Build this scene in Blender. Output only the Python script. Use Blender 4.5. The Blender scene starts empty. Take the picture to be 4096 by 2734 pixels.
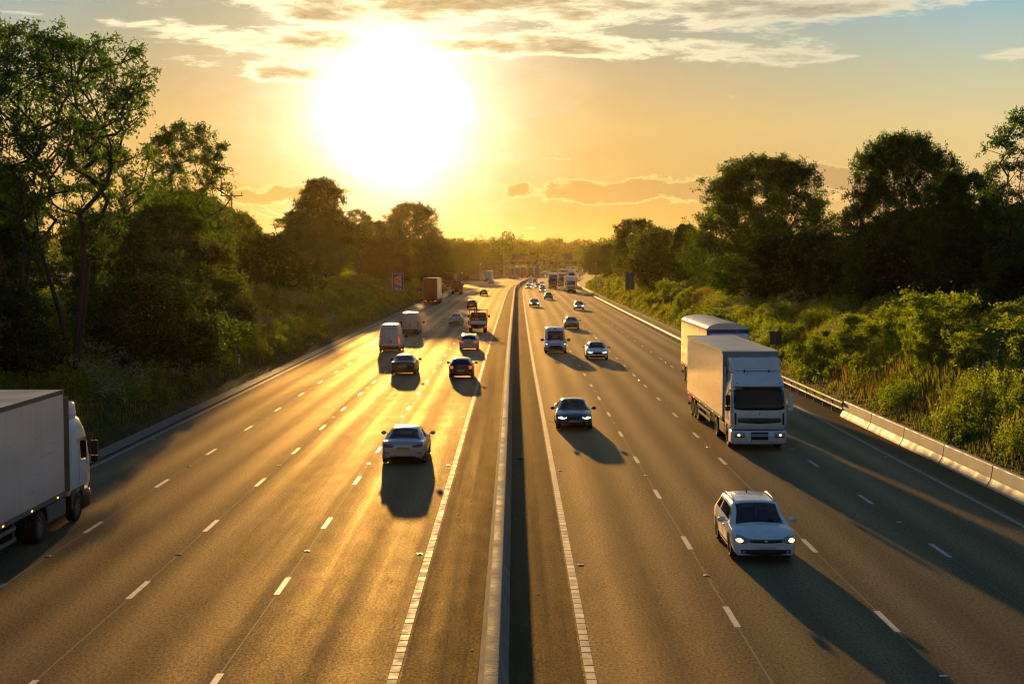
import bpy, math, random
import numpy as np
from mathutils import Vector, Matrix
from mathutils.bvhtree import BVHTree
R = math.radians
HAZE = 0.000018
scene = bpy.context.scene
C = scene.collection
PI = math.pi

# ------------------------------------------------------------------ camera
cam_d = bpy.data.cameras.new('camera'); cam = bpy.data.objects.new('camera', cam_d); C.objects.link(cam)
CAMZ = 8.518
cam.location = (0, 0, CAMZ)
cam.rotation_euler = (R(90 - 3.2946), 0, R(0.0597))
cam_d.sensor_width = 36.0; cam_d.lens = 51.0
cam_d.clip_start = 0.5; cam_d.clip_end = 20000
scene.camera = cam

# ------------------------------------------------------------------ sun + sky + exposure
SUN_AZ, SUN_EL = R(-4.7), R(5.7)          # azimuth measured from +Y towards +X
sd = Vector((math.sin(SUN_AZ)*math.cos(SUN_EL), math.cos(SUN_AZ)*math.cos(SUN_EL), math.sin(SUN_EL)))
sun_d = bpy.data.lights.new('sun', 'SUN'); sun = bpy.data.objects.new('sun', sun_d); C.objects.link(sun)
sun.rotation_euler = sd.to_track_quat('Z', 'Y').to_euler()
sun.location = (0, 0, 60)
sun_d.energy = 5.0; sun_d.angle = R(0.6); sun_d.color = (1.0, 0.57, 0.17)

vs = scene.view_settings
vs.view_transform = 'Standard'; vs.look = 'None'; vs.gamma = 1; vs.exposure = 0.48
cy = scene.cycles
cy.max_bounces = 6; cy.diffuse_bounces = 2; cy.glossy_bounces = 3; cy.transmission_bounces = 4
cy.transparent_max_bounces = 12; cy.volume_bounces = 0
cy.caustics_reflective = False; cy.caustics_refractive = False
cy.sample_clamp_indirect = 4.0; cy.sample_clamp_direct = 0
cy.use_denoising = True; cy.filter_width = 1.15
try: cy.denoising_prefilter = 'ACCURATE'; cy.denoising_input_passes = 'RGB_ALBEDO_NORMAL'
except Exception: pass
try: cy.denoiser = 'OPENIMAGEDENOISE'
except Exception: pass

class NT:
    """tiny helper to wire shader nodes"""
    def __init__(s, tree): s.t = tree; s.n = tree.nodes; s.l = tree.links
    def new(s, typ, **kw):
        n = s.n.new(typ)
        for k, v in kw.items(): setattr(n, k, v)
        return n
    def put(s, sock, v):
        if isinstance(v, bpy.types.NodeSocket): s.l.new(v, sock)
        elif v is not None:
            if isinstance(v, (tuple, list)) and len(v) == 3 and sock.type == 'RGBA': v = (*v, 1)
            sock.default_value = v
    def math(s, op, a, b=None, c=None, clamp=False):
        n = s.new('ShaderNodeMath', operation=op); n.use_clamp = clamp
        s.put(n.inputs[0], a); s.put(n.inputs[1], b)
        if c is not None: s.put(n.inputs[2], c)
        return n.outputs[0]
    def mix(s, f, a, b, mode='MIX'):
        n = s.new('ShaderNodeMix', data_type='RGBA', blend_type=mode)
        s.put(n.inputs[0], f); s.put(n.inputs[6], a); s.put(n.inputs[7], b)
        return n.outputs[2]
    def noise(s, vec, scale, detail=4, rough=.55, dist=0, dims='3D'):
        n = s.new('ShaderNodeTexNoise', noise_dimensions=dims)
        if vec is not None: s.l.new(vec, n.inputs['Vector'])
        n.inputs['Scale'].default_value = scale; n.inputs['Detail'].default_value = detail
        n.inputs['Roughness'].default_value = rough; n.inputs['Distortion'].default_value = dist
        return n.outputs['Fac']
    def maprange(s, v, a, b, c=0., d=1., smooth=False):
        n = s.new('ShaderNodeMapRange'); n.clamp = True
        if smooth: n.interpolation_type = 'SMOOTHSTEP'
        s.put(n.inputs[0], v)
        for i, q in enumerate((a, b, c, d)): n.inputs[1+i].default_value = q
        return n.outputs[0]
    def ramp(s, v, stops):
        n = s.new('ShaderNodeValToRGB'); s.put(n.inputs[0], v)
        e = n.color_ramp.elements
        while len(e) < len(stops): e.new(0.5)
        for q, (p, c) in zip(e, stops): q.position = p; q.color = (*c, 1)
        return n.outputs[0]

# ---- the sky: Nishita sky + aureole round the sun + evening colour + clouds (all at infinity)
world = bpy.data.worlds.new('World'); scene.world = world; world.use_nodes = True
wt = world.node_tree; wt.nodes.clear(); w = NT(wt)
tc = w.new('ShaderNodeTexCoord'); gen = tc.outputs['Generated']
sep = w.new('ShaderNodeSeparateXYZ'); wt.links.new(gen, sep.inputs[0])
dx, dy, dz = sep.outputs
az = w.math('MULTIPLY', w.math('ARCTAN2', dx, dy), 180/PI)
el = w.math('MULTIPLY', w.math('ARCSINE', dz), 180/PI)
dotn = w.new('ShaderNodeVectorMath', operation='DOT_PRODUCT'); wt.links.new(gen, dotn.inputs[0]); dotn.inputs[1].default_value = sd
th = w.math('MULTIPLY', w.math('ARCCOSINE', w.math('MINIMUM', dotn.outputs['Value'], 1.0)), 180/PI)
sky = w.new('ShaderNodeTexSky', sky_type='NISHITA'); sky.sun_disc = False
sky.sun_elevation = SUN_EL; sky.sun_rotation = SUN_AZ
sky.air_density = 1.0; sky.dust_density = 2.0; sky.ozone_density = 1.0
nish = w.mix(1.0, sky.outputs[0], (0.0003, 0.0004, 0.0006), 'MULTIPLY')
# evening colour by elevation
elc = w.math('DIVIDE', w.math('MAXIMUM', el, 0.0), 30.0, clamp=True)
band = w.ramp(elc, [(0.0, (.45, .25, .03)), (.06, (.60, .37, .07)), (.17, (.80, .51, .17)), (.26, (.55, .45, .24)), (.33, (.42, .42, .30)), (.5, (.18, .25, .30)), (1.0, (.07, .14, .24))])
# colder away from the sun
off = w.maprange(th, 7, 22, 0, 1)
cold = w.ramp(elc, [(0.0, (.90, .55, .20)), (.10, (.96, .67, .27)), (.17, (.90, .72, .34)), (.25, (.62, .67, .50)), (.33, (.34, .58, .68)), (.5, (.20, .35, .44)), (1.0, (.06, .14, .27))])
base = w.mix(off, band, cold)
back = w.maprange(th, 35, 120, 1.0, .55)
base = w.mix(1.0, base, w.math('MULTIPLY', back, .60), 'MULTIPLY')
base = w.mix(w.maprange(th, 30, 90), base, w.mix(1.0, base, (.90, .97, 1.14), 'MULTIPLY'))
# aureole
def gauss(x, s): return w.math('EXPONENT', w.math('MULTIPLY', w.math('POWER', w.math('DIVIDE', x, s), 2.0), -1.0))
def expo(x, s): return w.math('EXPONENT', w.math('DIVIDE', x, -s))
cm0 = w.new('ShaderNodeCombineXYZ'); w.put(cm0.inputs[0], w.math('MULTIPLY', az, .30)); w.put(cm0.inputs[1], w.math('MULTIPLY', el, .55))
thw = w.math('MULTIPLY', th, w.math('ADD', .70, w.math('MULTIPLY', w.noise(cm0.outputs[0], 1.0, 4, .6), .62)))
g1 = w.mix(1.0, gauss(thw, 1.4), (6.0, 5.5, 4.2), 'MULTIPLY')
g2 = w.mix(1.0, expo(thw, 1.75), (3.3, 3.0, 2.5), 'MULTIPLY')
g3 = w.mix(1.0, expo(thw, 4.5), (.22, .17, .10), 'MULTIPLY')
glow = w.mix(1.0, w.mix(1.0, g1, g2, 'ADD'), g3, 'ADD')
clear = w.mix(1.0, w.mix(1.0, base, glow, 'ADD'), nish, 'ADD')
# clouds in (azimuth, elevation) space
cmb = w.new('ShaderNodeCombineXYZ'); w.put(cmb.inputs[0], w.math('MULTIPLY', az, .42)); w.put(cmb.inputs[1], w.math('MULTIPLY', el, 2.0)); cmb.inputs[2].default_value = 3.7
n1 = w.noise(cmb.outputs[0], .55, 9, .60, .25)
n2 = w.noise(cmb.outputs[0], 2.9, 7, .68, .2)
def blob(a0, ra, e0, re, k=1.0):
    q = w.math('ADD', w.math('POWER', w.math('DIVIDE', w.math('SUBTRACT', az, a0), ra), 2.0), w.math('POWER', w.math('DIVIDE', w.math('SUBTRACT', el, e0), re), 2.0))
    return w.math('MULTIPLY', w.math('EXPONENT', w.math('MULTIPLY', q, -1.0)), k)
def total(items):
    t = items[0]
    for i in items[1:]: t = w.math('ADD', t, i)
    return t
mask = total([blob(-2.0, 10.5, 10.0, .80, .46), blob(-5, 5, 9.3, .35, .16), blob(-7.0, 7.5, 8.3, .7, .40), blob(3.5, 8.0, 8.1, .5, .35), blob(10.0, 6.5, 9.3, .65, .34), blob(-7.5, 4.6, 7.2, .5, .40),
              blob(10.0, 3.5, 7.6, .4, .24), blob(19.0, 1.6, 7.5, .3, .34), blob(-17.5, 4.0, 8.9, .4, .18), blob(0, 30, 13.5, 2.6, .25), blob(0, 60, 24, 7, .16), blob(150, 80, 16, 8, .18)])
thr = w.math('SUBTRACT', .70, mask)
dens = w.maprange(w.math('SUBTRACT', w.math('ADD', n1, w.math('MULTIPLY', w.math('SUBTRACT', n2, .5), .24)), thr), 0.0, .17, 0, 1, True)
core = w.maprange(w.math('SUBTRACT', w.math('ADD', n1, w.math('MULTIPLY', w.math('SUBTRACT', n2, .5), .30)), thr), .05, .30, 0, 1, True)
rimc = w.mix(w.maprange(th, 3, 15, 0, 1), (1.5, 1.25, .78), (.70, .62, .42))
corec = w.mix(w.maprange(n2, .35, .65), w.mix(w.maprange(th, 4, 14, 0, 1), (.20, .14, .055), (.20, .185, .135)), w.mix(w.maprange(th, 4, 14, 0, 1), (.46, .34, .15), (.40, .36, .26)))
cloudc = w.mix(w.math('MULTIPLY', core, w.maprange(th, 2.5, 3.7, 0, .92, True)), rimc, corec)
skyc = w.mix(w.math('MULTIPLY', dens, .93), clear, cloudc)
# low cumulus bank near the horizon: flat base, lumpy top, slightly darker than the sky
cm2 = w.new('ShaderNodeCombineXYZ'); w.put(cm2.inputs[0], az); w.put(cm2.inputs[1], w.math('MULTIPLY', el, 1.9)); cm2.inputs[2].default_value = 9.1
n3 = w.noise(cm2.outputs[0], .55, 8, .62, .3)
m2 = total([blob(4.6, 6.6, 2.6, .5, .50), blob(-9.5, 3.0, 2.5, .5, .32), blob(12.5, 3.2, 3.0, .75, .32), blob(9.0, 3, 3.0, .4, .12), blob(-1.5, 4, 1.2, .10, .14), blob(4, 5, .95, .12, .16)])
d2 = w.maprange(w.math('SUBTRACT', n3, w.math('SUBTRACT', .70, m2)), -.02, .08, 0, 1, True)
edge2 = w.maprange(w.math('SUBTRACT', n3, w.math('SUBTRACT', .70, m2)), .02, .13, 0, 1, True)
lowc = w.mix(edge2, w.mix(w.maprange(th, 3, 16, 0, 1), (.85, .60, .24), (.68, .47, .20)), w.mix(w.maprange(th, 4, 16, 0, 1), (.44, .26, .07), (.39, .26, .11)))
skyc = w.mix(w.math('MULTIPLY', d2, .9), skyc, lowc)
# below the horizon: dull ground tone
skyc = w.mix(w.maprange(el, -1.5, -.2, 1, 0), skyc, (.07, .06, .03))
bg = w.new('ShaderNodeBackground'); wt.links.new(skyc, bg.inputs[0]); bg.inputs[1].default_value = 1.0
wo = w.new('ShaderNodeOutputWorld'); wt.links.new(bg.outputs[0], wo.inputs[0])
world.cycles.sampling_method = 'MANUAL'; world.cycles.sample_map_resolution = 1024

# ------------------------------------------------------------------ tagging + mesh helpers
def tag(o, label=None, cat=None, group=None, kind=None):
    if label: o['label'] = label
    if cat: o['category'] = cat
    if group: o['group'] = group
    if kind: o['kind'] = kind
    return o
def empty(name, loc=(0,0,0), rz=0.0, parent=None):
    o = bpy.data.objects.new(name, None); C.objects.link(o); o.location = loc; o.rotation_euler = (0,0,rz); o.empty_display_size = .2
    if parent: o.parent = parent
    return o
def mesh_np(name, V, F, mats, parent=None, smooth=False, mi=None, tone=None, loops=None, uv=None):
    """V (n,3) array, F (m,k) array of k-gons"""
    me = bpy.data.meshes.new(name)
    V = np.asarray(V, np.float32); F = np.asarray(F, np.int32)
    k = F.shape[1]
    me.vertices.add(len(V)); me.vertices.foreach_set('co', V.ravel())
    me.loops.add(F.size); me.loops.foreach_set('vertex_index', F.ravel())
    me.polygons.add(len(F)); me.polygons.foreach_set('loop_start', np.arange(0, F.size, k, dtype=np.int32)); me.polygons.foreach_set('loop_total', np.full(len(F), k, np.int32))
    if mi is not None: me.polygons.foreach_set('material_index', np.asarray(mi, np.int32))
    if smooth: me.polygons.foreach_set('use_smooth', np.ones(len(F), bool))
    if tone is not None:
        a = me.attributes.new('tone', 'FLOAT', 'FACE'); a.data.foreach_set('value', np.asarray(tone, np.float32))
    if uv is not None:
        l = me.uv_layers.new(name='road'); l.data.foreach_set('uv', np.asarray(uv, np.float32)[F.ravel()].ravel())
    me.update(calc_edges=True)
    for m in (mats if isinstance(mats, (list, tuple)) else [mats]): me.materials.append(m)
    o = bpy.data.objects.new(name, me); C.objects.link(o)
    if parent: o.parent = parent
    return o
class MB:
    def __init__(s): s.v = []; s.f = []; s.m = []; s.cur = 0
    def add(s, V, F):
        b = len(s.v); s.v += [tuple(p) for p in V]; s.f += [tuple(i+b for i in f) for f in F]; s.m += [s.cur]*len(F); return s
    def box(s, x0, x1, y0, y1, z0, z1, M=None, taper=None):
        V = [(x, y, z) for z in (z0, z1) for y in (y0, y1) for x in (x0, x1)]
        if taper:
            cx, cyy = (x0+x1)/2, (y0+y1)/2
            V = [(cx+(x-cx)*(taper[0] if z == z1 else 1), cyy+(y-cyy)*(taper[1] if z == z1 else 1), z) for x, y, z in V]
        if M is not None: V = [tuple(M @ Vector(p)) for p in V]
        return s.add(V, [(0,2,3,1),(4,5,7,6),(0,1,5,4),(2,6,7,3),(0,4,6,2),(1,3,7,5)])
    def tube(s, pts, rad, n=8, caps=True):
        P = [Vector(p) for p in pts]
        if not isinstance(rad, (list, tuple)): rad = [rad]*len(P)
        V = []; F = []; up = Vector((0,0,1))
        for i, p in enumerate(P):
            d = (P[min(i+1, len(P)-1)] - P[max(i-1, 0)]).normalized()
            a = d.cross(up if abs(d.z) < .95 else Vector((1,0,0))).normalized(); b = d.cross(a)
            for k in range(n):
                t = 2*PI*k/n; V.append(tuple(p + (a*math.cos(t)+b*math.sin(t))*rad[i]))
        for i in range(len(P)-1):
            for k in range(n):
                q = (k+1) % n; F.append((i*n+k, i*n+q, (i+1)*n+q, (i+1)*n+k))
        if caps: F += [tuple(range(n))[::-1], tuple((len(P)-1)*n+k for k in range(n))]
        return s.add(V, F)
    def lathe_x(s, prof, cx, cyy, cz, n=24):
        """profile [(x, r)] revolved about an axis parallel to X"""
        V = []; F = []
        for x, r in prof:
            for k in range(n):
                t = 2*PI*k/n; V.append((cx+x, cyy+r*math.cos(t), cz+r*math.sin(t)))
        for i in range(len(prof)-1):
            for k in range(n):
                q = (k+1) % n; F.append((i*n+k, i*n+q, (i+1)*n+q, (i+1)*n+k))
        return s.add(V, F)
    def prism(s, poly, axis, a, b):
        """poly of 2-D points extruded along axis 'x','y','z' between a and b"""
        n = len(poly); g = {'x': lambda p, t: (t, p[0], p[1]), 'y': lambda p, t: (p[0], t, p[1]), 'z': lambda p, t: (p[0], p[1], t)}[axis]
        V = [g(p, a) for p in poly] + [g(p, b) for p in poly]
        F = [tuple(range(n))[::-1], tuple(range(n, 2*n))] + [(i, (i+1) % n, n+(i+1) % n, n+i) for i in range(n)]
        return s.add(V, F)
    def build(s, name, mats, parent=None, smooth=False, bevel=0, seg=2, sub=0, auto=None):
        me = bpy.data.meshes.new(name); me.from_pydata(s.v, [], s.f)
        for m in (mats if isinstance(mats, (list, tuple)) else [mats]): me.materials.append(m)
        if max(s.m or [0]): me.polygons.foreach_set('material_index', s.m)
        if smooth: me.polygons.foreach_set('use_smooth', [True]*len(me.polygons))
        me.update()
        o = bpy.data.objects.new(name, me); C.objects.link(o)
        if parent: o.parent = parent
        if bevel:
            b = o.modifiers.new('b', 'BEVEL'); b.width = bevel; b.segments = seg; b.limit_method = 'ANGLE'; b.angle_limit = R(35)
        if sub:
            b = o.modifiers.new('s', 'SUBSURF'); b.levels = sub; b.render_levels = sub
        if bevel or sub: bake(o)
        return o
def bake(o):
    dg = bpy.context.evaluated_depsgraph_get()
    me = bpy.data.meshes.new_from_object(o.evaluated_get(dg)); old = o.data
    o.modifiers.clear(); o.data = me; me.name = old.name
def kids(o): return [c for c in o.children]
def copy_tree(o, parent=None):
    c = o.copy(); C.objects.link(c)
    if parent: c.parent = parent
    for ch in list(o.children): copy_tree(ch, c)
    return c

# ------------------------------------------------------------------ materials
def mat(name, col, rough=.5, metal=0., spec=.5, emit=None, estr=0., coat=0., vary=0., vscale=3., bump=0., bscale=40., alpha=None):
    m = bpy.data.materials.new(name); m.use_nodes = True; t = NT(m.node_tree); b = m.node_tree.nodes['Principled BSDF']
    b.inputs['Base Color'].default_value = (*col, 1); b.inputs['Roughness'].default_value = rough
    b.inputs['Metallic'].default_value = metal; b.inputs['Specular IOR Level'].default_value = spec
    if coat: b.inputs['Coat Weight'].default_value = coat; b.inputs['Coat Roughness'].default_value = .06
    if emit: b.inputs['Emission Color'].default_value = (*emit, 1); b.inputs['Emission Strength'].default_value = estr
    if vary or bump:
        tcn = t.new('ShaderNodeTexCoord')
        if vary:
            f = t.noise(tcn.outputs['Object'], vscale, 5, .6)
            c = t.mix(t.maprange(f, .3, .75), tuple(x*(1-vary) for x in col), tuple(min(1, x*(1+vary*.6)) for x in col))
            t.l.new(c, b.inputs['Base Color'])
            t.l.new(t.maprange(f, .3, .7, max(.05, rough*.8), min(1, rough*1.25)), b.inputs['Roughness'])
        if bump:
            bn = t.new('ShaderNodeBump'); bn.inputs['Strength'].default_value = bump; bn.inputs['Distance'].default_value = .02
            t.l.new(t.noise(tcn.outputs['Object'], bscale, 4, .6), bn.inputs['Height']); t.l.new(bn.outputs[0], b.inputs['Normal'])
    return m
def glass_mat(name, tint=(.42, .50, .42), dark=.55):
    m = bpy.data.materials.new(name); m.use_nodes = True; t = NT(m.node_tree); t.n.clear()
    tr = t.new('ShaderNodeBsdfTransparent'); tr.inputs[0].default_value = (*tint, 1)
    gl = t.new('ShaderNodeBsdfGlossy'); gl.inputs['Roughness'].default_value = .03; gl.inputs[0].default_value = (.9, .9, .9, 1)
    fr = t.new('ShaderNodeFresnel'); fr.inputs[0].default_value = 1.5
    mx = t.new('ShaderNodeMixShader'); t.l.new(t.math('MULTIPLY', fr.outputs[0], 1.3, clamp=True), mx.inputs[0]); t.l.new(tr.outputs[0], mx.inputs[1]); t.l.new(gl.outputs[0], mx.inputs[2])
    o = t.new('ShaderNodeOutputMaterial'); t.l.new(mx.outputs[0], o.inputs[0]); return m
def leaf_mat(name, dark, light, trans=.45, tcol=None, gloss=.25):
    m = bpy.data.materials.new(name); m.use_nodes = True; t = NT(m.node_tree); t.n.clear()
    at = t.new('ShaderNodeAttribute', attribute_name='tone')
    c = t.mix(at.outputs['Fac'], dark, light)
    d = t.new('ShaderNodeBsdfPrincipled'); t.l.new(c, d.inputs['Base Color']); d.inputs['Roughness'].default_value = .55; d.inputs['Specular IOR Level'].default_value = gloss
    tb = t.new('ShaderNodeBsdfTranslucent')
    t.l.new(t.mix(1.0, c, tcol or (2.6, 2.7, .5), 'MULTIPLY'), tb.inputs[0])
    mx = t.new('ShaderNodeMixShader'); mx.inputs[0].default_value = trans; t.l.new(d.outputs[0], mx.inputs[1]); t.l.new(tb.outputs[0], mx.inputs[2])
    o = t.new('ShaderNodeOutputMaterial'); t.l.new(mx.outputs[0], o.inputs[0]); return m

def grimy(name, col):
    m = bpy.data.materials.new(name); m.use_nodes = True; t = NT(m.node_tree); b = m.node_tree.nodes['Principled BSDF']; tcn = t.new('ShaderNodeTexCoord')
    def st(x, y, z, sc, d=5):
        mp = t.new('ShaderNodeMapping'); mp.inputs['Scale'].default_value = (x, y, z); t.l.new(tcn.outputs['Object'], mp.inputs[0]); return t.noise(mp.outputs[0], sc, d, .65)
    runs = st(1, 3, .12, 1.6); patchy = st(1, .3, 1.2, .8); scr = st(1, .25, 2.0, 2.2, 3)
    c = t.mix(t.math('MULTIPLY', t.maprange(runs, .48, .72), .35), col, tuple(x*.55 for x in col)); c = t.mix(t.math('MULTIPLY', t.maprange(patchy, .45, .7), .22), c, (.42, .38, .30))
    sp = t.new('ShaderNodeSeparateXYZ'); t.l.new(tcn.outputs['Object'], sp.inputs[0])
    low = t.math('MULTIPLY', t.maprange(sp.outputs[2], 1.1, 1.9, 1, 0), t.maprange(patchy, .3, .65, .1, .6)); c = t.mix(low, c, (.22, .19, .15))
    t.l.new(c, b.inputs['Base Color']); t.l.new(t.maprange(scr, .3, .7, .26, .40), b.inputs['Roughness']); b.inputs['Coat Weight'].default_value = 1.0; b.inputs['Coat Roughness'].default_value = .16
    return m
MT = {}
MT['white'] = mat('white_paint', (.84, .85, .87), .28, coat=.6, vary=.06, vscale=2)
MT['silver'] = mat('silver_paint', (.50, .52, .56), .32, metal=.55, coat=.7, vary=.05)
MT['palesilver'] = mat('pale_silver_paint', (.62, .63, .66), .32, metal=.35, coat=.7)
MT['black'] = mat('black_paint', (.012, .013, .016), .22, coat=1.0)
MT['navy'] = mat('dark_blue_grey_paint', (.035, .045, .06), .24, metal=.3, coat=1.0)
MT['darkgreen'] = mat('dark_green_paint', (.035, .065, .018), .35, coat=.5)
MT['darkgrey'] = mat('dark_grey_paint', (.05, .052, .055), .3, coat=.8)
MT['red'] = mat('dull_red_paint', (.17, .030, .020), .5, vary=.12)
MT['redbrown'] = mat('red_brown_paint', (.13, .035, .02), .5, vary=.2)
MT['blue'] = mat('deep_blue_paint', (.015, .035, .20), .35, coat=.6)
MT['trim'] = mat('black_plastic', (.012, .012, .012), .55)
MT['rubber'] = mat('tyre_rubber', (.014, .013, .012), .8, bump=.3)
MT['alloy'] = mat('alloy_wheel', (.42, .42, .43), .33, metal=.9)
MT['steel'] = mat('galvanised_steel', (.20, .175, .14), .7, metal=.1, vary=.2, vscale=4)
MT['chassis'] = mat('chassis_dirt', (.022, .019, .016), .85, vary=.3)
MT['seat'] = mat('seat_cloth', (.03, .03, .03), .9)
MT['glass'] = glass_mat('tinted_glass')
MT['dglass'] = mat('dark_screen_glass', (.006, .008, .009), .08, spec=.5)
MT['plateY'] = mat('yellow_plate', (.62, .40, .03), .4)
MT['plateW'] = mat('white_plate', (.72, .72, .70), .4)
MT['lampR'] = mat('red_lamp_lens', (.20, .008, .006), .18, coat=1)
MT['lampRon'] = mat('lit_red_lamp', (.5, .02, .015), .2, emit=(1, .06, .03), estr=.8)
MT['lampA'] = mat('lit_amber_lamp', (.6, .2, .02), .2, emit=(1, .35, .05), estr=3.)
MT['lampW'] = mat('headlamp_lens', (.26, .27, .28), .10, spec=.9, coat=1)
MT['lampOn'] = mat('lit_headlamp', (.8, .8, .7), .15, emit=(1, .66, .36), estr=1.3)
MT['lampLED'] = mat('lit_led_headlamp', (.8, .9, .8), .15, emit=(.85, 1, .72), estr=3.5)
MT['lampXe'] = mat('lit_xenon_headlamp', (.8, .9, .9), .15, emit=(.88, .98, .92), estr=3.5)
MT['chrome'] = mat('chrome', (.7, .7, .7), .12, metal=1)
MT['boxwhite'] = grimy('white_grp_panel', (.80, .81, .83))
MT['boxroof'] = mat('trailer_roof_sheet', (.70, .68, .62), .33, vary=.12, vscale=.6)
MT['curtain'] = mat('pale_curtain_sheet', (.76, .74, .70), .30, coat=.8, vary=.15, vscale=.8)
MT['boxgrey'] = mat('grey_box_panel', (.30, .31, .32), .4, vary=.1)
MT['boxdark'] = mat('dark_box_panel', (.03, .028, .025), .5, vary=.1)
MT['concrete'] = mat('barrier_concrete', (.55, .47, .35), .60, vary=.30, vscale=1.3, bump=.35, bscale=25)
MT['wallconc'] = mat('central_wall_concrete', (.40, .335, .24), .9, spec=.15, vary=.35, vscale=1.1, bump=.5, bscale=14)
MT['kerb'] = mat('kerb_concrete', (.26, .22, .17), .85, vary=.30, vscale=2, bump=.4, bscale=30)
MT['bark'] = mat('bark', (.055, .042, .03), .9, vary=.35, vscale=3, bump=.6, bscale=12)
MT['post'] = mat('grey_post', (.20, .20, .19), .6)
MT['signback'] = mat('grey_sign_back', (.10, .10, .10), .55, vary=.1)
MT['signblue'] = mat('sign_blue', (.035, .075, .36), .45)
MT['signorange'] = mat('sign_orange', (.72, .22, .015), .5)
MT['signwhite'] = mat('sign_white', (.62, .62, .64), .5)
MT['wood'] = mat('creosoted_pole', (.06, .045, .03), .85)
# ------------------------------------------------------------------ the line of the road
_s = np.array([-200, -60, 0, 100, 200, 300, 400, 460, 529, 592, 649, 706, 800, 1000, 1400, 2400, 6000.])
_c = np.array([0, 0, 0, .03, .22, .55, 1.1, 2.3, 5.0, 8.2, 11.6, 15., 21.5, 37., 78., 200., 700.])
_sl = np.gradient(_c, _s); _sl[:4] = 0
def cx(s):
    s = np.clip(np.asarray(s, float), -199, 5999); i = np.clip(np.searchsorted(_s, s, 'right')-1, 0, len(_s)-2)
    h = _s[i+1]-_s[i]; t = (s-_s[i])/h
    return (2*t**3-3*t**2+1)*_c[i] + (t**3-2*t**2+t)*h*_sl[i] + (-2*t**3+3*t**2)*_c[i+1] + (t**3-t**2)*h*_sl[i+1]
def head(s): return -math.atan2(float(cx(s+2)-cx(s-2)), 4.0)     # z rotation that follows the road
def sm(x): x = np.clip(x, 0, 1); return x*x*(3-2*x)
rng = np.random.default_rng(7)
_g = rng.random((64, 64))
def vnoise(x, y):
    x = np.asarray(x, float); y = np.asarray(y, float)
    xi = np.floor(x).astype(int); yi = np.floor(y).astype(int); fx = sm(x-xi); fy = sm(y-yi)
    g = lambda a, b: _g[a % 64, b % 64]
    return (g(xi, yi)*(1-fx)+g(xi+1, yi)*fx)*(1-fy) + (g(xi, yi+1)*(1-fx)+g(xi+1, yi+1)*fx)*fy
def fbm(x, y, o=4):
    r = 0; a = .5
    for i in range(o): r = r + a*vnoise(x*2**i+17*i, y*2**i+5*i); a *= .5
    return r/.9375
LE = -18.35      # outer lip of the drainage channel, left;  the right one stands at RE
RE = 18.30
def ledge(s):    # the left verge steps out round the refuge area
    s = np.asarray(s, float)
    return LE - 5.2*sm((s-395)/35)*(1-sm((s-545)/40))
def gz(x, s):
    """height of the ground at world x, s"""
    x = np.asarray(x, float); s = np.asarray(s, float)
    o = x - cx(s)
    hl = np.interp(s, [-50, 250, 330, 420, 600, 800, 1000], [6.2, 6.0, 4.6, 2.2, 2.2, 2.6, 3.])
    hr = np.interp(s, [-50, 70, 250, 400, 600, 800, 1000], [7.0, 6.9, 6.2, 5.0, 3.4, 3, 3.])
    dl = ledge(s) - o; dr = o - RE
    nz = (fbm(x*.16, s*.16)-.5)*1.1
    def bank(d, h, k):
        t = np.clip(d-.5, 0, None)*k/h
        return h*(1-np.exp(-t*1.08))*np.where(t > 0, 1, 0)
    zl = bank(dl, hl, .60); zr = bank(dr, hr, .74)
    z = np.where(dl > 0, zl, np.where(dr > 0, zr, 0))
    d = np.maximum(dl, dr)
    z = z + nz*sm((d-1.5)/5)
    z = np.where(d > 0, z + .02, -.14)
    # wider country: gentle rise away from the cutting and wooded ridges far off
    lat = sm((np.abs(o)-60)/200)
    far = sm((s-900)/600)
    hill = 7*sm((s-950)/500) + 16*sm((s-1700)/900) + 13*sm((s-2700)/600)
    hill = hill*(.72+.55*fbm(x*.0016+3, s*.0012, 3)) + 6*(fbm(x*.006, s*.004, 3)-.5)*far
    z = np.where(s > 900, np.where(d > 0, z, z*(1-far)), z) + hill*1.0
    return z + lat*3*(fbm(x*.01, s*.01, 3)-.3)
# ground sheet
sv = np.concatenate([np.arange(-60, 300, 1.5), np.arange(300, 800, 5), np.arange(800, 1600, 25), np.arange(1600, 3601, 100)])
ov = np.concatenate([-np.array([2600, 1800, 1300, 950, 700, 500, 360, 260, 190, 140, 100, 80, 66, 56])[:].astype(float), np.arange(-50, -18.35, .9), [-18.36, -18.3, -10, 0, 10, 18.25, 18.31], np.arange(19.1, 50, .9), np.array([56, 66, 80, 100, 140, 190, 260, 360, 500, 700, 950, 1300, 1800, 2600.])])
S, O = np.meshgrid(sv, ov, indexing='ij'); X = O + cx(S)
Z = gz(X, S)
V = np.stack([X, S, Z], -1).reshape(-1, 3); ns, no = S.shape
I = np.arange(ns*no).reshape(ns, no)
F = np.stack([I[:-1, :-1], I[:-1, 1:], I[1:, 1:], I[1:, :-1]], -1).reshape(-1, 4)
mg = bpy.data.materials.new('verge_ground'); mg.use_nodes = True; t = NT(mg.node_tree); b = t.n['Principled BSDF']; tcn = t.new('ShaderNodeTexCoord')
f1 = t.noise(tcn.outputs['Object'], .35, 6, .6); f2 = t.noise(tcn.outputs['Object'], 3.5, 5, .7)
c = t.mix(t.maprange(f1, .35, .65), (.030, .045, .010), (.075, .075, .022)); c = t.mix(t.maprange(f2, .4, .7), c, (.050, .055, .018))
t.l.new(c, b.inputs['Base Color']); b.inputs['Roughness'].default_value = .95; b.inputs['Specular IOR Level'].default_value = .1
ground = mesh_np('ground', V, F, mg, smooth=True); tag(ground, 'grassy motorway cutting and the countryside beyond', None, None, 'structure')

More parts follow.
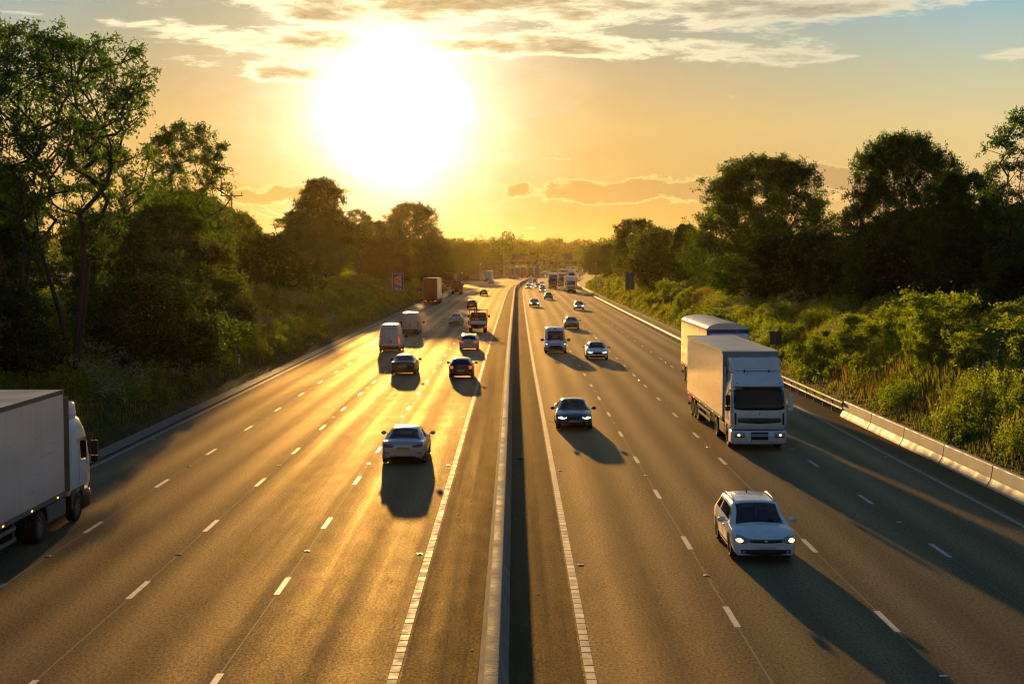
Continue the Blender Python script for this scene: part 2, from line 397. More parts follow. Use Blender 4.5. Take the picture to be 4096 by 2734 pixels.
# road sheets swept along the line:  offsets a..b, height z, from s0 to s1
def strip(a, b, z, s0, s1, step=4., n=2):
    ss = np.arange(s0, s1+.01, step); oo = np.linspace(a, b, n)
    S, O = np.meshgrid(ss, oo, indexing='ij'); X = O + cx(S)
    V = np.stack([X, S, np.full_like(X, z)], -1).reshape(-1, 3); I = np.arange(S.size).reshape(S.shape)
    F = np.stack([I[:-1, :-1], I[:-1, 1:], I[1:, 1:], I[1:, :-1]], -1).reshape(-1, 4)
    return V, F, np.stack([O, S], -1).reshape(-1, 2)
def asphalt(name, col, r0, r1, tracks=True, spec=.5, streak=1.0, centers=(), bright=1.0):
    m = bpy.data.materials.new(name); m.use_nodes = True; t = NT(m.node_tree); b = t.n['Principled BSDF']
    uv = t.new('ShaderNodeUVMap', uv_map='road'); sp = t.new('ShaderNodeSeparateXYZ'); t.l.new(uv.outputs[0], sp.inputs[0])
    u, v = sp.outputs[0], sp.outputs[1]
    def vec(a, bb):
        cb = t.new('ShaderNodeCombineXYZ'); t.put(cb.inputs[0], t.math('MULTIPLY', u, a)); t.put(cb.inputs[1], t.math('MULTIPLY', v, bb)); return cb.outputs[0]
    fine = t.noise(vec(1, 1), 22, 4, .75); grit = t.noise(vec(1, .6), 15, 5, .8); mid = t.noise(vec(1, .35), 1.6, 5, .65); longs = t.noise(vec(1.0, .012), 1.5, 4, .6); big = t.noise(vec(.25, .05), 1., 4, .6)
    c = t.mix(t.maprange(fine, .3, .7), tuple(x*.6 for x in col), tuple(x*1.5 for x in col))
    c = t.mix(t.maprange(grit, .55, .72, 0, .5), c, tuple(x*1.9 for x in col)); c = t.mix(t.maprange(mid, .3, .7, 0, .45), c, tuple(x*.55 for x in col))
    c = t.mix(t.maprange(longs, .4, .65, 0, .45), c, tuple(x*1.5 for x in col))
    if not tracks:
        sc1 = t.noise(vec(.9, 5.), 1.4, 5, .7); c = t.mix(t.maprange(sc1, .60, .70, 0, .55), c, tuple(x*2.6 for x in col))
        c = t.mix(t.maprange(big, .35, .65, 0, .5), c, (.030, .030, .012))
    else:
        sc1 = t.noise(vec(1.2, .25), 2.2, 6, .75); c = t.mix(t.maprange(sc1, .60, .72, 0, .5), c, tuple(x*.45 for x in col))
    ro = t.math('ADD', t.maprange(longs, .3, .7, r0, r1), t.math('MULTIPLY', t.math('SUBTRACT', mid, .5), .16))
    if tracks:
        # wheel paths at +-.88 m of each lane centre: polished, darker in the middle of the lane (oil)
        tr = None
        for cc in centers:
            a = t.math('ABSOLUTE', t.math('SUBTRACT', u, cc))
            inside = t.math('LESS_THAN', a, 1.85)
            g = t.math('EXPONENT', t.math('MULTIPLY', t.math('POWER', t.math('DIVIDE', t.math('SUBTRACT', a, .9), .55), 2.0), -1.0))
            g = t.math('MULTIPLY', g, inside); tr = g if tr is None else t.math('ADD', tr, g)
        tr = t.math('MULTIPLY', tr, t.maprange(big, .3, .6, .5, 1.0))
        ro = t.math('SUBTRACT', ro, t.math('MULTIPLY', tr, .05*streak)); t.l.new(t.math('MULTIPLY', t.math('ADD', t.math('MULTIPLY', tr, .15), spec), t.maprange(grit, .36, .64, .25, 1.9)), b.inputs['Specular IOR Level'])
        c = t.mix(t.math('MULTIPLY', tr, .3), c, tuple(x*1.25 for x in col))
    if tracks: k = t.math('MULTIPLY', t.math('ADD', t.math('MULTIPLY', tr, spec*.55), spec), t.maprange(grit, .36, .64, .35, 1.8))
    else: k = t.math('MULTIPLY', spec, t.maprange(grit, .36, .64, .4, 1.7))
    lw = t.new('ShaderNodeLayerWeight'); lw.inputs[0].default_value = .5
    k = t.math('MULTIPLY', k, t.math('ADD', 1.0, t.math('MULTIPLY', t.math('POWER', lw.outputs['Facing'], 11.0), 4.0)))
    bn = t.new('ShaderNodeBump'); bn.inputs['Strength'].default_value = .6; bn.inputs['Distance'].default_value = .014
    t.l.new(fine, bn.inputs['Height'])
    t.n.remove(b); df = t.new('ShaderNodeBsdfDiffuse'); t.l.new(c, df.inputs[0]); df.inputs[1].default_value = .6; t.l.new(bn.outputs[0], df.inputs['Normal'])
    gl = t.new('ShaderNodeBsdfGlossy'); t.l.new(ro, gl.inputs['Roughness']); t.l.new(bn.outputs[0], gl.inputs['Normal'])
    kc = t.new('ShaderNodeCombineColor'); t.put(kc.inputs[0], k); t.put(kc.inputs[1], t.math('MULTIPLY', k, .79)); t.put(kc.inputs[2], t.math('MULTIPLY', k, .45)); t.l.new(kc.outputs[0], gl.inputs[0])
    ad = t.new('ShaderNodeAddShader'); t.l.new(df.outputs[0], ad.inputs[0]); t.l.new(gl.outputs[0], ad.inputs[1])
    t.l.new(ad.outputs[0], [q for q in t.n if q.type == 'OUTPUT_MATERIAL'][0].inputs[0])
    return m
def add_strip(name, a, b, z, s0, s1, m, step=4., n=2, label=None):
    V, F, UV = strip(a, b, z, s0, s1, step, n); o = mesh_np(name, V, F, m, uv=UV); tag(o, label, None, None, 'structure'); return o
LCEN = (-15.3, -11.52, -7.85, -4.25); RCEN = (3.4, 7.0, 10.62, 14.35)
a1 = asphalt('asphalt_lanes_left', (.076, .064, .036), .60, .72, centers=LCEN, spec=.082)
a2 = asphalt('asphalt_lanes_right', (.084, .074, .040), .56, .70, centers=RCEN, spec=.090)
a3 = asphalt('asphalt_hard_strip', (.105, .084, .036), .60, .78, tracks=False, spec=.060)
add_strip('left_carriageway', -17.55, -2.30, 0.0, -60, 1300, a1, label='four lane asphalt carriageway left of the central barrier')
add_strip('right_carriageway', 1.42, 16.60, 0.0, -60, 1300, a2, label='four lane asphalt carriageway right of the central barrier')
add_strip('central_reserve', -2.30, 1.42, 0.003, -60, 1300, a3, label='darker rough asphalt strip under the central barrier')
add_strip('edge_strip', 16.60, 18.45, 0.003, -60, 1300, a3, label='rough brown edge strip beside the right barrier')
V, F, UV = strip(-18.40, -17.55, 0.012, -60, 1300, 4., 4)
V[:, 2] += np.where((UV[:, 0] > -18.2) & (UV[:, 0] < -17.7), -.03, .03)
tag(mesh_np('drainage_channel', V, F, MT['kerb'], uv=UV), 'shallow concrete drainage channel along the left verge', None, None, 'structure')
add_strip('refuge_area', -23.7, -18.40, 0.004, 392, 560, a3, label='emergency refuge lay-by beside the left carriageway')
# kerb on the right from the end of the guard rail outwards
V, F, UV = strip(17.55, 17.85, .10, 118, 340, 4., 2)
mb = MB(); ss = np.arange(112, 345, 6.)
for s0 in ss:
    x0, x1 = float(cx(s0)), float(cx(s0+5.97))
    mb.add([(17.35+x0, s0, .0), (17.75+x0, s0, .0), (17.75+x0, s0, .12), (17.40+x0, s0, .11), (17.35+x1, s0+5.97, .0), (17.75+x1, s0+5.97, .0), (17.75+x1, s0+5.97, .12), (17.40+x1, s0+5.97, .11)],
           [(0,1,2,3),(7,6,5,4),(0,3,7,4),(3,2,6,7),(2,1,5,6)])
o = mb.build('kerb_line', MT['concrete']); tag(o, 'pale raised kerb edging the right carriageway below the grass bank', None, None, 'structure')

# painted markings
paint2 = mat('worn_edge_paint', (.44, .40, .31), .7, vary=.25, vscale=2)
paint = bpy.data.materials.new('road_paint'); paint.use_nodes = True; t = NT(paint.node_tree); b = t.n['Principled BSDF']; tcn = t.new('ShaderNodeTexCoord')
f = t.noise(tcn.outputs['Object'], 7, 6, .75); g = t.noise(tcn.outputs['Object'], .6, 3, .6)
t.l.new(t.mix(t.math('MULTIPLY', t.maprange(f, .46, .68), t.maprange(g, .35, .7, .3, 1)), (.62, .60, .55), (.20, .17, .13)), b.inputs['Base Color']); b.inputs['Roughness'].default_value = .6
mb = MB()
def quad(o0, o1, s0, s1, z=.006):
    xa, xb = float(cx(s0)), float(cx(s1)); mb.add([(o0+xa, s0, z), (o1+xa, s0, z), (o1+xb, s1, z), (o0+xb, s1, z)], [(0, 1, 2, 3)])
LANES = {'L1': (-13.357, 45.66), 'L2': (-9.67, 36.93), 'L3': (-6.03, 37.39), 'R1': (5.19, 34.16), 'R2': (8.78, 33.71), 'R3': (12.465, 42.03)}
for k, (o, ph) in LANES.items():
    s = ph - 9*8
    while s < 900:
        quad(o-.075, o+.075, s-1, s+1); s += 9
o = mb.build('lane_markings', paint); tag(o, 'short white dashes painted between the lanes', None, None, 'structure')
mb = MB()
for oc, wd in ((-2.456, .20), (1.57, .20), (16.246, .20), (-17.239, .20)):
    s = -50.
    st = .5
    while s < 700:
        if s < 110: quad(oc-wd/2, oc+wd/2, s, s+st-.05, .010); s += st
        else: quad(oc-wd/2, oc+wd/2, s, s+6., .010); s += 6
quad(0,0,0,0)
o = mb.build('edge_lines', paint2); tag(o, 'ribbed solid white lines at the edges of both carriageways', None, None, 'structure')
# longitudinal joint / sealed seams beside lane lines
mb = MB()
for k, (o, ph) in LANES.items():
    s = 10.
    while s < 170: quad(o-.012, o+.012, s, s+5.9, .003); s += 6
o = mb.build('asphalt_joints', mat('joint_sand', (.22, .18, .12), .8)); tag(o, 'thin pale seams in the asphalt along the lane lines', None, None, 'structure')

# ------------------------------------------------------------------ central barrier
prof = [(-.73, 0), (-.70, .08), (-.60, .26), (-.565, .86), (-.54, .89), (-.30, .89), (-.275, .86), (-.235, .26), (-.13, .08), (-.10, 0)]
def sweep(name, prof, s0, s1, step, m, cyc=False, jit=0):
    ss = np.arange(s0, s1+.01, step); P = np.array(prof); n = len(P)
    V = np.zeros((len(ss), n, 3)); V[..., 0] = P[None, :, 0] + cx(ss)[:, None]; V[..., 1] = ss[:, None]; V[..., 2] = P[None, :, 1]
    if jit: V[..., 2] *= 1+ (vnoise(ss*.11, ss*0)[:, None]-.5)*jit; V[..., 0] += (vnoise(ss*.4, ss*0+9)[:, None]-.5)*jit*.5
    I = np.arange(len(ss)*n).reshape(len(ss), n)
    F = np.stack([I[:-1, :-1], I[:-1, 1:], I[1:, 1:], I[1:, :-1]], -1).reshape(-1, 4)
    return mesh_np(name, V.reshape(-1, 3), F, m)
root = empty('central_barrier', (0, 0, 0)); tag(root, 'long stepped concrete barrier running down the middle of the motorway', 'barrier')
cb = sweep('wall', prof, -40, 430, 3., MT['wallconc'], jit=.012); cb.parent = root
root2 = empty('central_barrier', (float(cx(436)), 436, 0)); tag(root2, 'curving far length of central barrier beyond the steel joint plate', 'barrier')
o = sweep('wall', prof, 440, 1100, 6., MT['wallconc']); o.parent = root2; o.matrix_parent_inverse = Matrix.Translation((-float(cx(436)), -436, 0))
mb = MB(); x0 = float(cx(435)); mb.box(x0-.95, x0+.25, 430, 440, 0, .98)
o = mb.build('transition_block', MT['concrete'], root2, bevel=.04); o.matrix_parent_inverse = Matrix.Translation((-float(cx(436)), -436, 0))
# right hand precast barrier units
mb = MB(); pr = [(0.0, 0), (.03, .10), (.17, .34), (.23, .80), (.26, .83), (.42, .83), (.45, .80), (.55, 0)]
mb.prism(pr, 'y', .02, 6.05)
unit = mb.build('concrete_barrier', MT['concrete'], bevel=.015)
WORDS = ['last unit next to the guard rail', 'second unit from the guard rail', 'third unit from the guard rail', 'fourth unit from the guard rail', 'fifth unit from the guard rail', 'unit just outside the right frame edge', 'unit nearest the bridge', 'unit under the bridge', 'unit']
for i in range(6):
    o = unit if i == 0 else unit.copy()
    if i: C.objects.link(o)
    o.location = (17.62, 72.0-6.1*i, 0)
    tag(o, 'precast concrete barrier block, ' + WORDS[i], 'barrier', 'precast barrier blocks beside the right edge line')

# guard rails
mb = MB(); rl = random.Random(4)
for i in range(80):
    s_ = 27+rl.random()**1.5*120; o_ = rl.choice([rl.uniform(.1, 1.3), rl.uniform(-2.2, -.8), rl.uniform(.0, .5)]); r_ = .005+.014*rl.random()**2; a_ = rl.random()*3
    mb.box(-r_*1.8, r_*1.8, -r_, r_, 0, r_*.8, M=Matrix.Translation((o_, s_, .004)) @ Matrix.Rotation(a_, 4, 'Z'))
tag(mb.build('litter', mat('grit_and_litter', (.40, .36, .28), .7)), 'grit and scraps of litter lying along the central barrier', 'litter', None, 'stuff')
mb = MB(); mb.tube([(.15, 61.2, .02), (.28, 61.28, .03), (.42, 61.2, .02)], [.02, .035, .02], 6); tag(mb.build('tyre_scrap', MT['rubber']), 'black strip of torn tyre lying in the shadow of the central barrier', 'tyre scrap')
def guard_rail(s0, s1, off, label, side=1, double=True, h=.78, step=2.4, wave=False):
    root = empty('guard_rail', (off+float(cx((s0+s1)/2)), (s0+s1)/2, 0)); inv = Matrix.Translation(-Vector(root.location)); tag(root, label, 'guard rail')
    def rail(z0, z1, a, b, d0):
        m = MB(); s = a
        while s < b-.01:
            e = min(s+4.8, b); xa, xb = float(cx(s)), float(cx(e))
            P = [(d0, z0), (d0-.035*side, z0+.06), (d0-.035*side, z1-.06), (d0, z1), (d0+.09*side, z1), (d0+.09*side, z0)]
            V = [(off+p+xa, s, z) for p, z in P] + [(off+p+xb, e-.03, z) for p, z in P]
            m.add(V, [(k, (k+1) % 6, 6+(k+1) % 6, 6+k) for k in range(6)] + [tuple(range(6)), tuple(range(11, 5, -1))]); s = e
        q = m.build('rail', MT['steel'], root); q.matrix_parent_inverse = inv
    rail(h-.14, h, s0, s1, 0)
    if double: rail(h-.46, h-.34, s0, s1-(s1-s0)*.25 if double == 2 else s1, .03*side)
    s = s0+.5; n = 0
    while s < s1 and n < 60:
        m = MB(); xx = off+float(cx(s))+.12*side; m.box(xx-.04, xx+.04, s-.05, s+.05, 0 if abs(off) < 19 else 0, h-.03)
        q = m.build('post', MT['steel'], root); q.matrix_parent_inverse = inv; s += step; n += 1
    return root
guard_rail(78.1, 112, 17.72, 'two-rail steel guard rail running up to the precast concrete barrier', 1, 2)
guard_rail(330, 470, 17.75, 'distant double steel guard rail ending in the grass beyond the far lorries', 1, True, step=4.8)
guard_rail(560, 690, -18.7, 'low guard rail on the left verge before the gantry', -1, False, step=6)
# ================================================================== VEHICLES (local frame: +Y forward, +X right, origin on the road)
def rows_interp(keys, ys):
    K = sorted(keys, key=lambda k: k[0]); Y = [k[0] for k in K]
    return [[float(np.interp(y, Y, [k[j] for k in K])) for j in range(1, len(K[0]))] for y in ys]
def loft_car(name, spec, paint, root, glass=None):
    """spec: L, keys [(y, zlow, zbelt, ztop, wlow, wbelt, wtop)], wheels (rear y, front y), wr, cowl, header, rend, tail (glass limits), side=(y0,y1)"""
    L = spec['L']; wr = spec['wr']; R0 = wr+.055
    ys = [k[0] for k in spec['keys']]
    for yw in spec['wheels']: ys += [yw+d*R0 for d in (-1.0, -.94, -.75, -.4, 0, .4, .75, .94, 1.0)]
    for nm in ('cowl', 'header', 'rend', 'tail'): ys.append(spec[nm])
    ys += list(spec.get('pill', [])) + [spec['side'][0], spec['side'][1]]
    ys = sorted(set(round(y, 3) for y in ys)); clean = [ys[0]]
    must = [spec[nm] for nm in ('cowl', 'header', 'rend', 'tail')] + list(spec['side'])
    for y in ys[1:]:
        if y-clean[-1] < .035:
            if any(abs(y-q) < .002 for q in must): clean[-1] = y
            continue
        clean.append(y)
    ys = clean
    rows = rows_interp(spec['keys'], ys)
    V = []; NC = 10
    cowl, header, rend, tail = (spec[k] for k in ('cowl', 'header', 'rend', 'tail'))
    for y, (zl, zb, zt, wl, wb, wtp) in zip(ys, rows):
        g = min(1, max(0, (zt-zb-.06)/.25))     # 0 on bonnet/boot, 1 in the glasshouse
        P = [(wl*.94, zl), (wl, zl+.07), (wb+.004, zl+(zb-zl)*.52), (wb, zb-.11), (wb-.025, zb-.01)]
        hx = [wb*.955, wb*.90, wb*.82, wb*.45, 0]
        hz = [zb+(zt-zb)*(1-(x/wb)**2) for x in hx]
        gx = [wb-.055, wtp+.035, wtp-.035, wtp*.5, 0]; gzz = [zb+.03, zt-.125, zt-.045, zt-.008, zt]
        for a, b_, c_, d_ in zip(hx, hz, gx, gzz): P.append((a*(1-g)+c_*g, b_*(1-g)+d_*g))
        for yw in spec['wheels']:
            if abs(y-yw) <= R0+.001:
                za = wr + math.sqrt(max(0, R0*R0-(y-yw)**2))
                P[0] = (P[0][0], max(P[0][1], za)); P[1] = (P[1][0]+.012, max(P[1][1], za+.012)); P[2] = (P[2][0]+.01, max(P[2][1], za+.05))
                if P[3][1] < P[2][1]+.03: P[3] = (P[3][0], P[2][1]+.03)
        V.append([(x, y, z) for x, z in P])
    n = len(ys); W = 2*NC-1
    verts = []
    for r in V: verts += [(-x, y, z) for x, y, z in r] + [r[k] for k in range(NC-2, -1, -1)]
    F = []; G = []
    for i in range(n-1):
        ym = (ys[i]+ys[i+1])/2
        for k in range(W-1):
            f = (i*W+k, i*W+k+1, (i+1)*W+k+1, (i+1)*W+k)
            kk = k if k < NC-1 else W-2-k          # column from the sill
            kind = None
            if kk >= 7 and header < ym < cowl: kind = 'windscreen'
            elif kk >= 7 and tail < ym < rend: kind = 'rear_window'
            elif kk == 5 and spec['side'][0] < ym < spec['side'][1]:
                kind = 'side_window' if not any(abs(ym-p) < .035 for p in spec.get('pill', [])) else None
            (G.append((kind, k < NC-1, f)) if kind else F.append(f))
    # nose and tail caps
    for base in (0, (n-1)*W):
        for k in range(NC-1):
            a, b_, c_, d_ = base+k, base+k+1, base+W-2-k, base+W-1-k
            q = (a, b_, c_, d_) if base else (a, d_, c_, b_)
            if len(set(q)) == 4: F.append(q)
            else: F.append(tuple(dict.fromkeys(q)))
    me = bpy.data.meshes.new('full'); allf = F + [g[2] for g in G]
    me.from_pydata(verts, [], allf)
    keys = sorted(set((g[0], g[1]) for g in G))
    mi = [0]*len(F) + [1+keys.index((g[0], g[1])) for g in G]
    for _ in range(1+len(keys)): me.materials.append(None)
    me.polygons.foreach_set('material_index', mi); me.polygons.foreach_set('use_smooth', [True]*len(allf)); me.update()
    o = bpy.data.objects.new('full', me); C.objects.link(o)
    s = o.modifiers.new('s', 'SUBSURF'); s.levels = 2; s.render_levels = 2
    bpy.context.view_layer.update()
    dg = bpy.context.evaluated_depsgraph_get(); em = bpy.data.meshes.new_from_object(o.evaluated_get(dg))
    nv = len(em.vertices); co = np.empty(nv*3, np.float32); em.vertices.foreach_get('co', co); co = co.reshape(-1, 3)
    polys = np.array([tuple(p.vertices) for p in em.polygons]); mis = np.array([p.material_index for p in em.polygons])
    bpy.data.objects.remove(o); bpy.data.meshes.remove(me); bpy.data.meshes.remove(em)
    bvh = BVHTree.FromPolygons([tuple(map(float, c)) for c in co], [tuple(map(int, p)) for p in polys])
    def sub(nm, sel, m, par):
        P = polys[mis == sel]; u, inv = np.unique(P, return_inverse=True)
        return mesh_np(nm, co[u], inv.reshape(P.shape), m, parent=par, smooth=True)
    sub('body', 0, paint, root)
    for j, (kind, left) in enumerate(keys): sub(kind, j+1, glass or MT['glass'], root)
    return bvh
def patch(name, bvh, d, top, bot, m, root, n=14, k=4, off=.006, smooth=True):
    """a thin panel laid on the body: d = 'F','B' (front/back, curves are (x, z)) or 'L','R' (side, curves are (y, z))"""
    def at(c, t):
        c = sorted(c); return float(np.interp(t, [p[0] for p in c], [p[1] for p in c]))
    a0, a1 = min(p[0] for p in top), max(p[0] for p in top)
    V = []; F = []
    for i in range(n+1):
        a = a0+(a1-a0)*i/n
        for j in range(k+1):
            z = at(bot, a)+(at(top, a)-at(bot, a))*j/k
            if d in 'FB': o_ = Vector((a, 30 if d == 'F' else -30, z)); dr = Vector((0, -1 if d == 'F' else 1, 0))
            else: o_ = Vector((3 if d == 'R' else -3, a, z)); dr = Vector((-1 if d == 'R' else 1, 0, 0))
            h = bvh.ray_cast(o_, dr)
            if h[0] is None: h = bvh.find_nearest(Vector((a, 2.1 if d == 'F' else -2.1, z)) if d in 'FB' else Vector((.9 if d == 'R' else -.9, a, z)))
            p = h[0] - dr*off; V.append(tuple(p))
    for i in range(n):
        for j in range(k):
            f = (i*(k+1)+j, (i+1)*(k+1)+j, (i+1)*(k+1)+j+1, i*(k+1)+j+1)
            F.append(f if d in 'BR' else f[::-1])
    nv = len(V); dr = Vector((0, -1 if d == 'F' else 1, 0)) if d in 'FB' else Vector((-1 if d == 'R' else 1, 0, 0))
    V2 = V + [tuple(Vector(p)+dr*(off+.012)) for p in V]     # a rim that dives into the body
    B = [i*(k+1) for i in range(n+1)] + [n*(k+1)+j for j in range(1, k+1)] + [i*(k+1)+k for i in range(n-1, -1, -1)] + [j for j in range(k-1, 0, -1)]
    F2 = F + [(B[q], B[(q+1) % len(B)], nv+B[(q+1) % len(B)], nv+B[q]) for q in range(len(B))]
    return mesh_np(name, V2, F2, m, parent=root, smooth=False)
def mirror(c): return [(-x, z) for x, z in c]
_wheels = {}
def wheel(root, x, y, r, w=.21, rim=.66, spokes=5, name='wheel', rimmat='alloy'):
    """an Empty hub with tyre and rim children; x is the outer face"""
    side = 1 if x > 0 else -1; key = (round(r, 3), round(w, 3), rim, spokes, side, rimmat)
    h = empty(name, (x, y, r), 0, root)
    if key not in _wheels:
        m = MB(); rr = r*rim
        pf = [(-w, rr), (-w, r*.9), (-w*.9, r*.985), (-w*.7, r), (-w*.3, r), (-w*.1, r*.985), (0, r*.9), (0, rr), (-.02, rr*.98)]
        m.lathe_x([(side*a, b) for a, b in pf], 0, 0, 0, 28); ty = m.build('tyre', MT['rubber'], h, smooth=True)
        m = MB(); m.lathe_x([(-side*w, rr), (-side*.03, rr*.98), (-side*.008, rr*.99), (-side*.015, rr*.90), (-side*.07, rr*.88)], 0, 0, 0, 28)
        for q in range(spokes):
            t = 2*PI*q/spokes; ca, sa = math.cos(t), math.sin(t)
            P = [(-side*.012, rr*.93, .13*rr), (-side*.012, rr*.93, -.13*rr), (-side*.03, .12*rr, -.11*rr), (-side*.03, .12*rr, .11*rr)]
            Q = [(a, b*ca-c*sa, b*sa+c*ca) for a, b, c in P]; Q2 = [(a-side*.05, b, c) for a, b, c in Q]
            m.add(Q+Q2, [(0,1,2,3), (7,6,5,4), (0,4,5,1), (1,5,6,2), (2,6,7,3), (3,7,4,0)])
        m.lathe_x([(-side*.008, .0001), (-side*.008, .14*rr), (-side*.05, .17*rr)], 0, 0, 0, 12)
        ri = m.build('rim', MT[rimmat], h, smooth=False)
        m = MB(); m.lathe_x([(-side*.10, .001), (-side*.10, rr*.9)], 0, 0, 0, 20); bk = m.build('brake_disc', MT['chassis'], h)
        _wheels[key] = (ty, ri, bk)
    else:
        for q in _wheels[key]:
            c = q.copy(); c.parent = h; C.objects.link(c)
    return h
def ellips(mb, c, r, n=10, m=7, M=None):
    V = []; F = []
    for i in range(m+1):
        t = PI*i/m
        for k in range(n):
            a = 2*PI*k/n; s_ = max(math.sin(t), .02); V.append((c[0]+r[0]*s_*math.cos(a), c[1]+r[1]*s_*math.sin(a), c[2]+r[2]*math.cos(t)))
    for i in range(m):
        for k in range(n):
            q = (k+1) % n; F.append((i*n+k, (i+1)*n+k, (i+1)*n+q, i*n+q))
    F += [tuple(range(n)), tuple(m*n+k for k in range(n))[::-1]]
    mb.add(V, F)
def cabin(root, spec, people=1):
    """dashboard, seats with head rests, floor tub"""
    w = spec['W']/2; c = spec['cowl']; zb = spec['zb']
    m = MB(); m.box(-w+.12, w-.12, spec['tail']+.1, c-.05, .25, .55); m.box(-w+.14, w-.14, c-.55, c-.12, .5, zb-.03)
    m.box(-w+.16, w-.16, spec['tail']+.12, spec['tail']+.5, .5, zb-.06)
    for x in (-.37, .37):
        m.box(x-.24, x+.24, c-1.65, c-1.1, .5, .68); m.box(x-.23, x+.23, c-1.78, c-1.62, .6, zb+.18, taper=(.8, .8)); m.box(x-.12, x+.12, c-1.76, c-1.66, zb+.22, zb+.38)
    m.box(-.6, .6, c-2.55, c-2.42, .6, zb+.10)
    for x in (-.38, .38): m.box(x-.11, x+.11, c-2.54, c-2.45, zb+.13, zb+.26)
    m.build('interior', MT['seat'], root, bevel=.03)
    m = MB(); m.tube([(.37+.17*math.cos(t), c-.72+.06*math.sin(t), zb-.02+.15*math.sin(t)) for t in np.linspace(0, 2*PI, 13)], .015, 6, False)
    m.build('steering_wheel', MT['trim'], root)
    m = MB(); m.box(-.12, .12, spec['header']+.06, spec['header']+.09, spec['zt']-.16, spec['zt']-.09); m.build('rear_view_mirror', MT['trim'], root)
def mirrors(root, spec, m, z=None, big=1.0):
    x = spec['W']/2; y = spec['cowl']-.42; z = z or spec['zb']+.07
    for s in (-1, 1):
        mb = MB(); ellips(mb, (s*(x+.13*big), y, z), (.12*big, .075, .085*big)); mb.tube([(s*(x-.05), y, z-.04), (s*(x+.06), y, z-.02)], .025, 6)
        mb.build('wing_mirror', m, root, smooth=True)
def underbody(root, spec):
    m = MB(); w = spec['W']/2-.07; m.box(-w, w, -spec['L']/2+.22, spec['L']/2-.25, .20, .34)
    for yw in spec['wheels']: m.box(-w+.12, w-.12, yw-.45, yw+.45, .3, spec['wr']*2+.10)
    m.build('chassis', MT['chassis'], root)
def glassrails(root, bvh, y0, y1, x, z, m):
    for s in (-1, 1):
        P = []
        for t in np.linspace(0, 1, 9):
            y = y0+(y1-y0)*t; h = bvh.ray_cast(Vector((s*x, y, 3)), Vector((0, 0, -1)))
            zz = h[0].z if h[0] else z
            P.append((s*(x+.01), y, zz+.055*min(1, math.sin(PI*t)*3)))
        mb = MB(); mb.tube(P, .02, 6); mb.build('roof_rail', m, root, smooth=True)

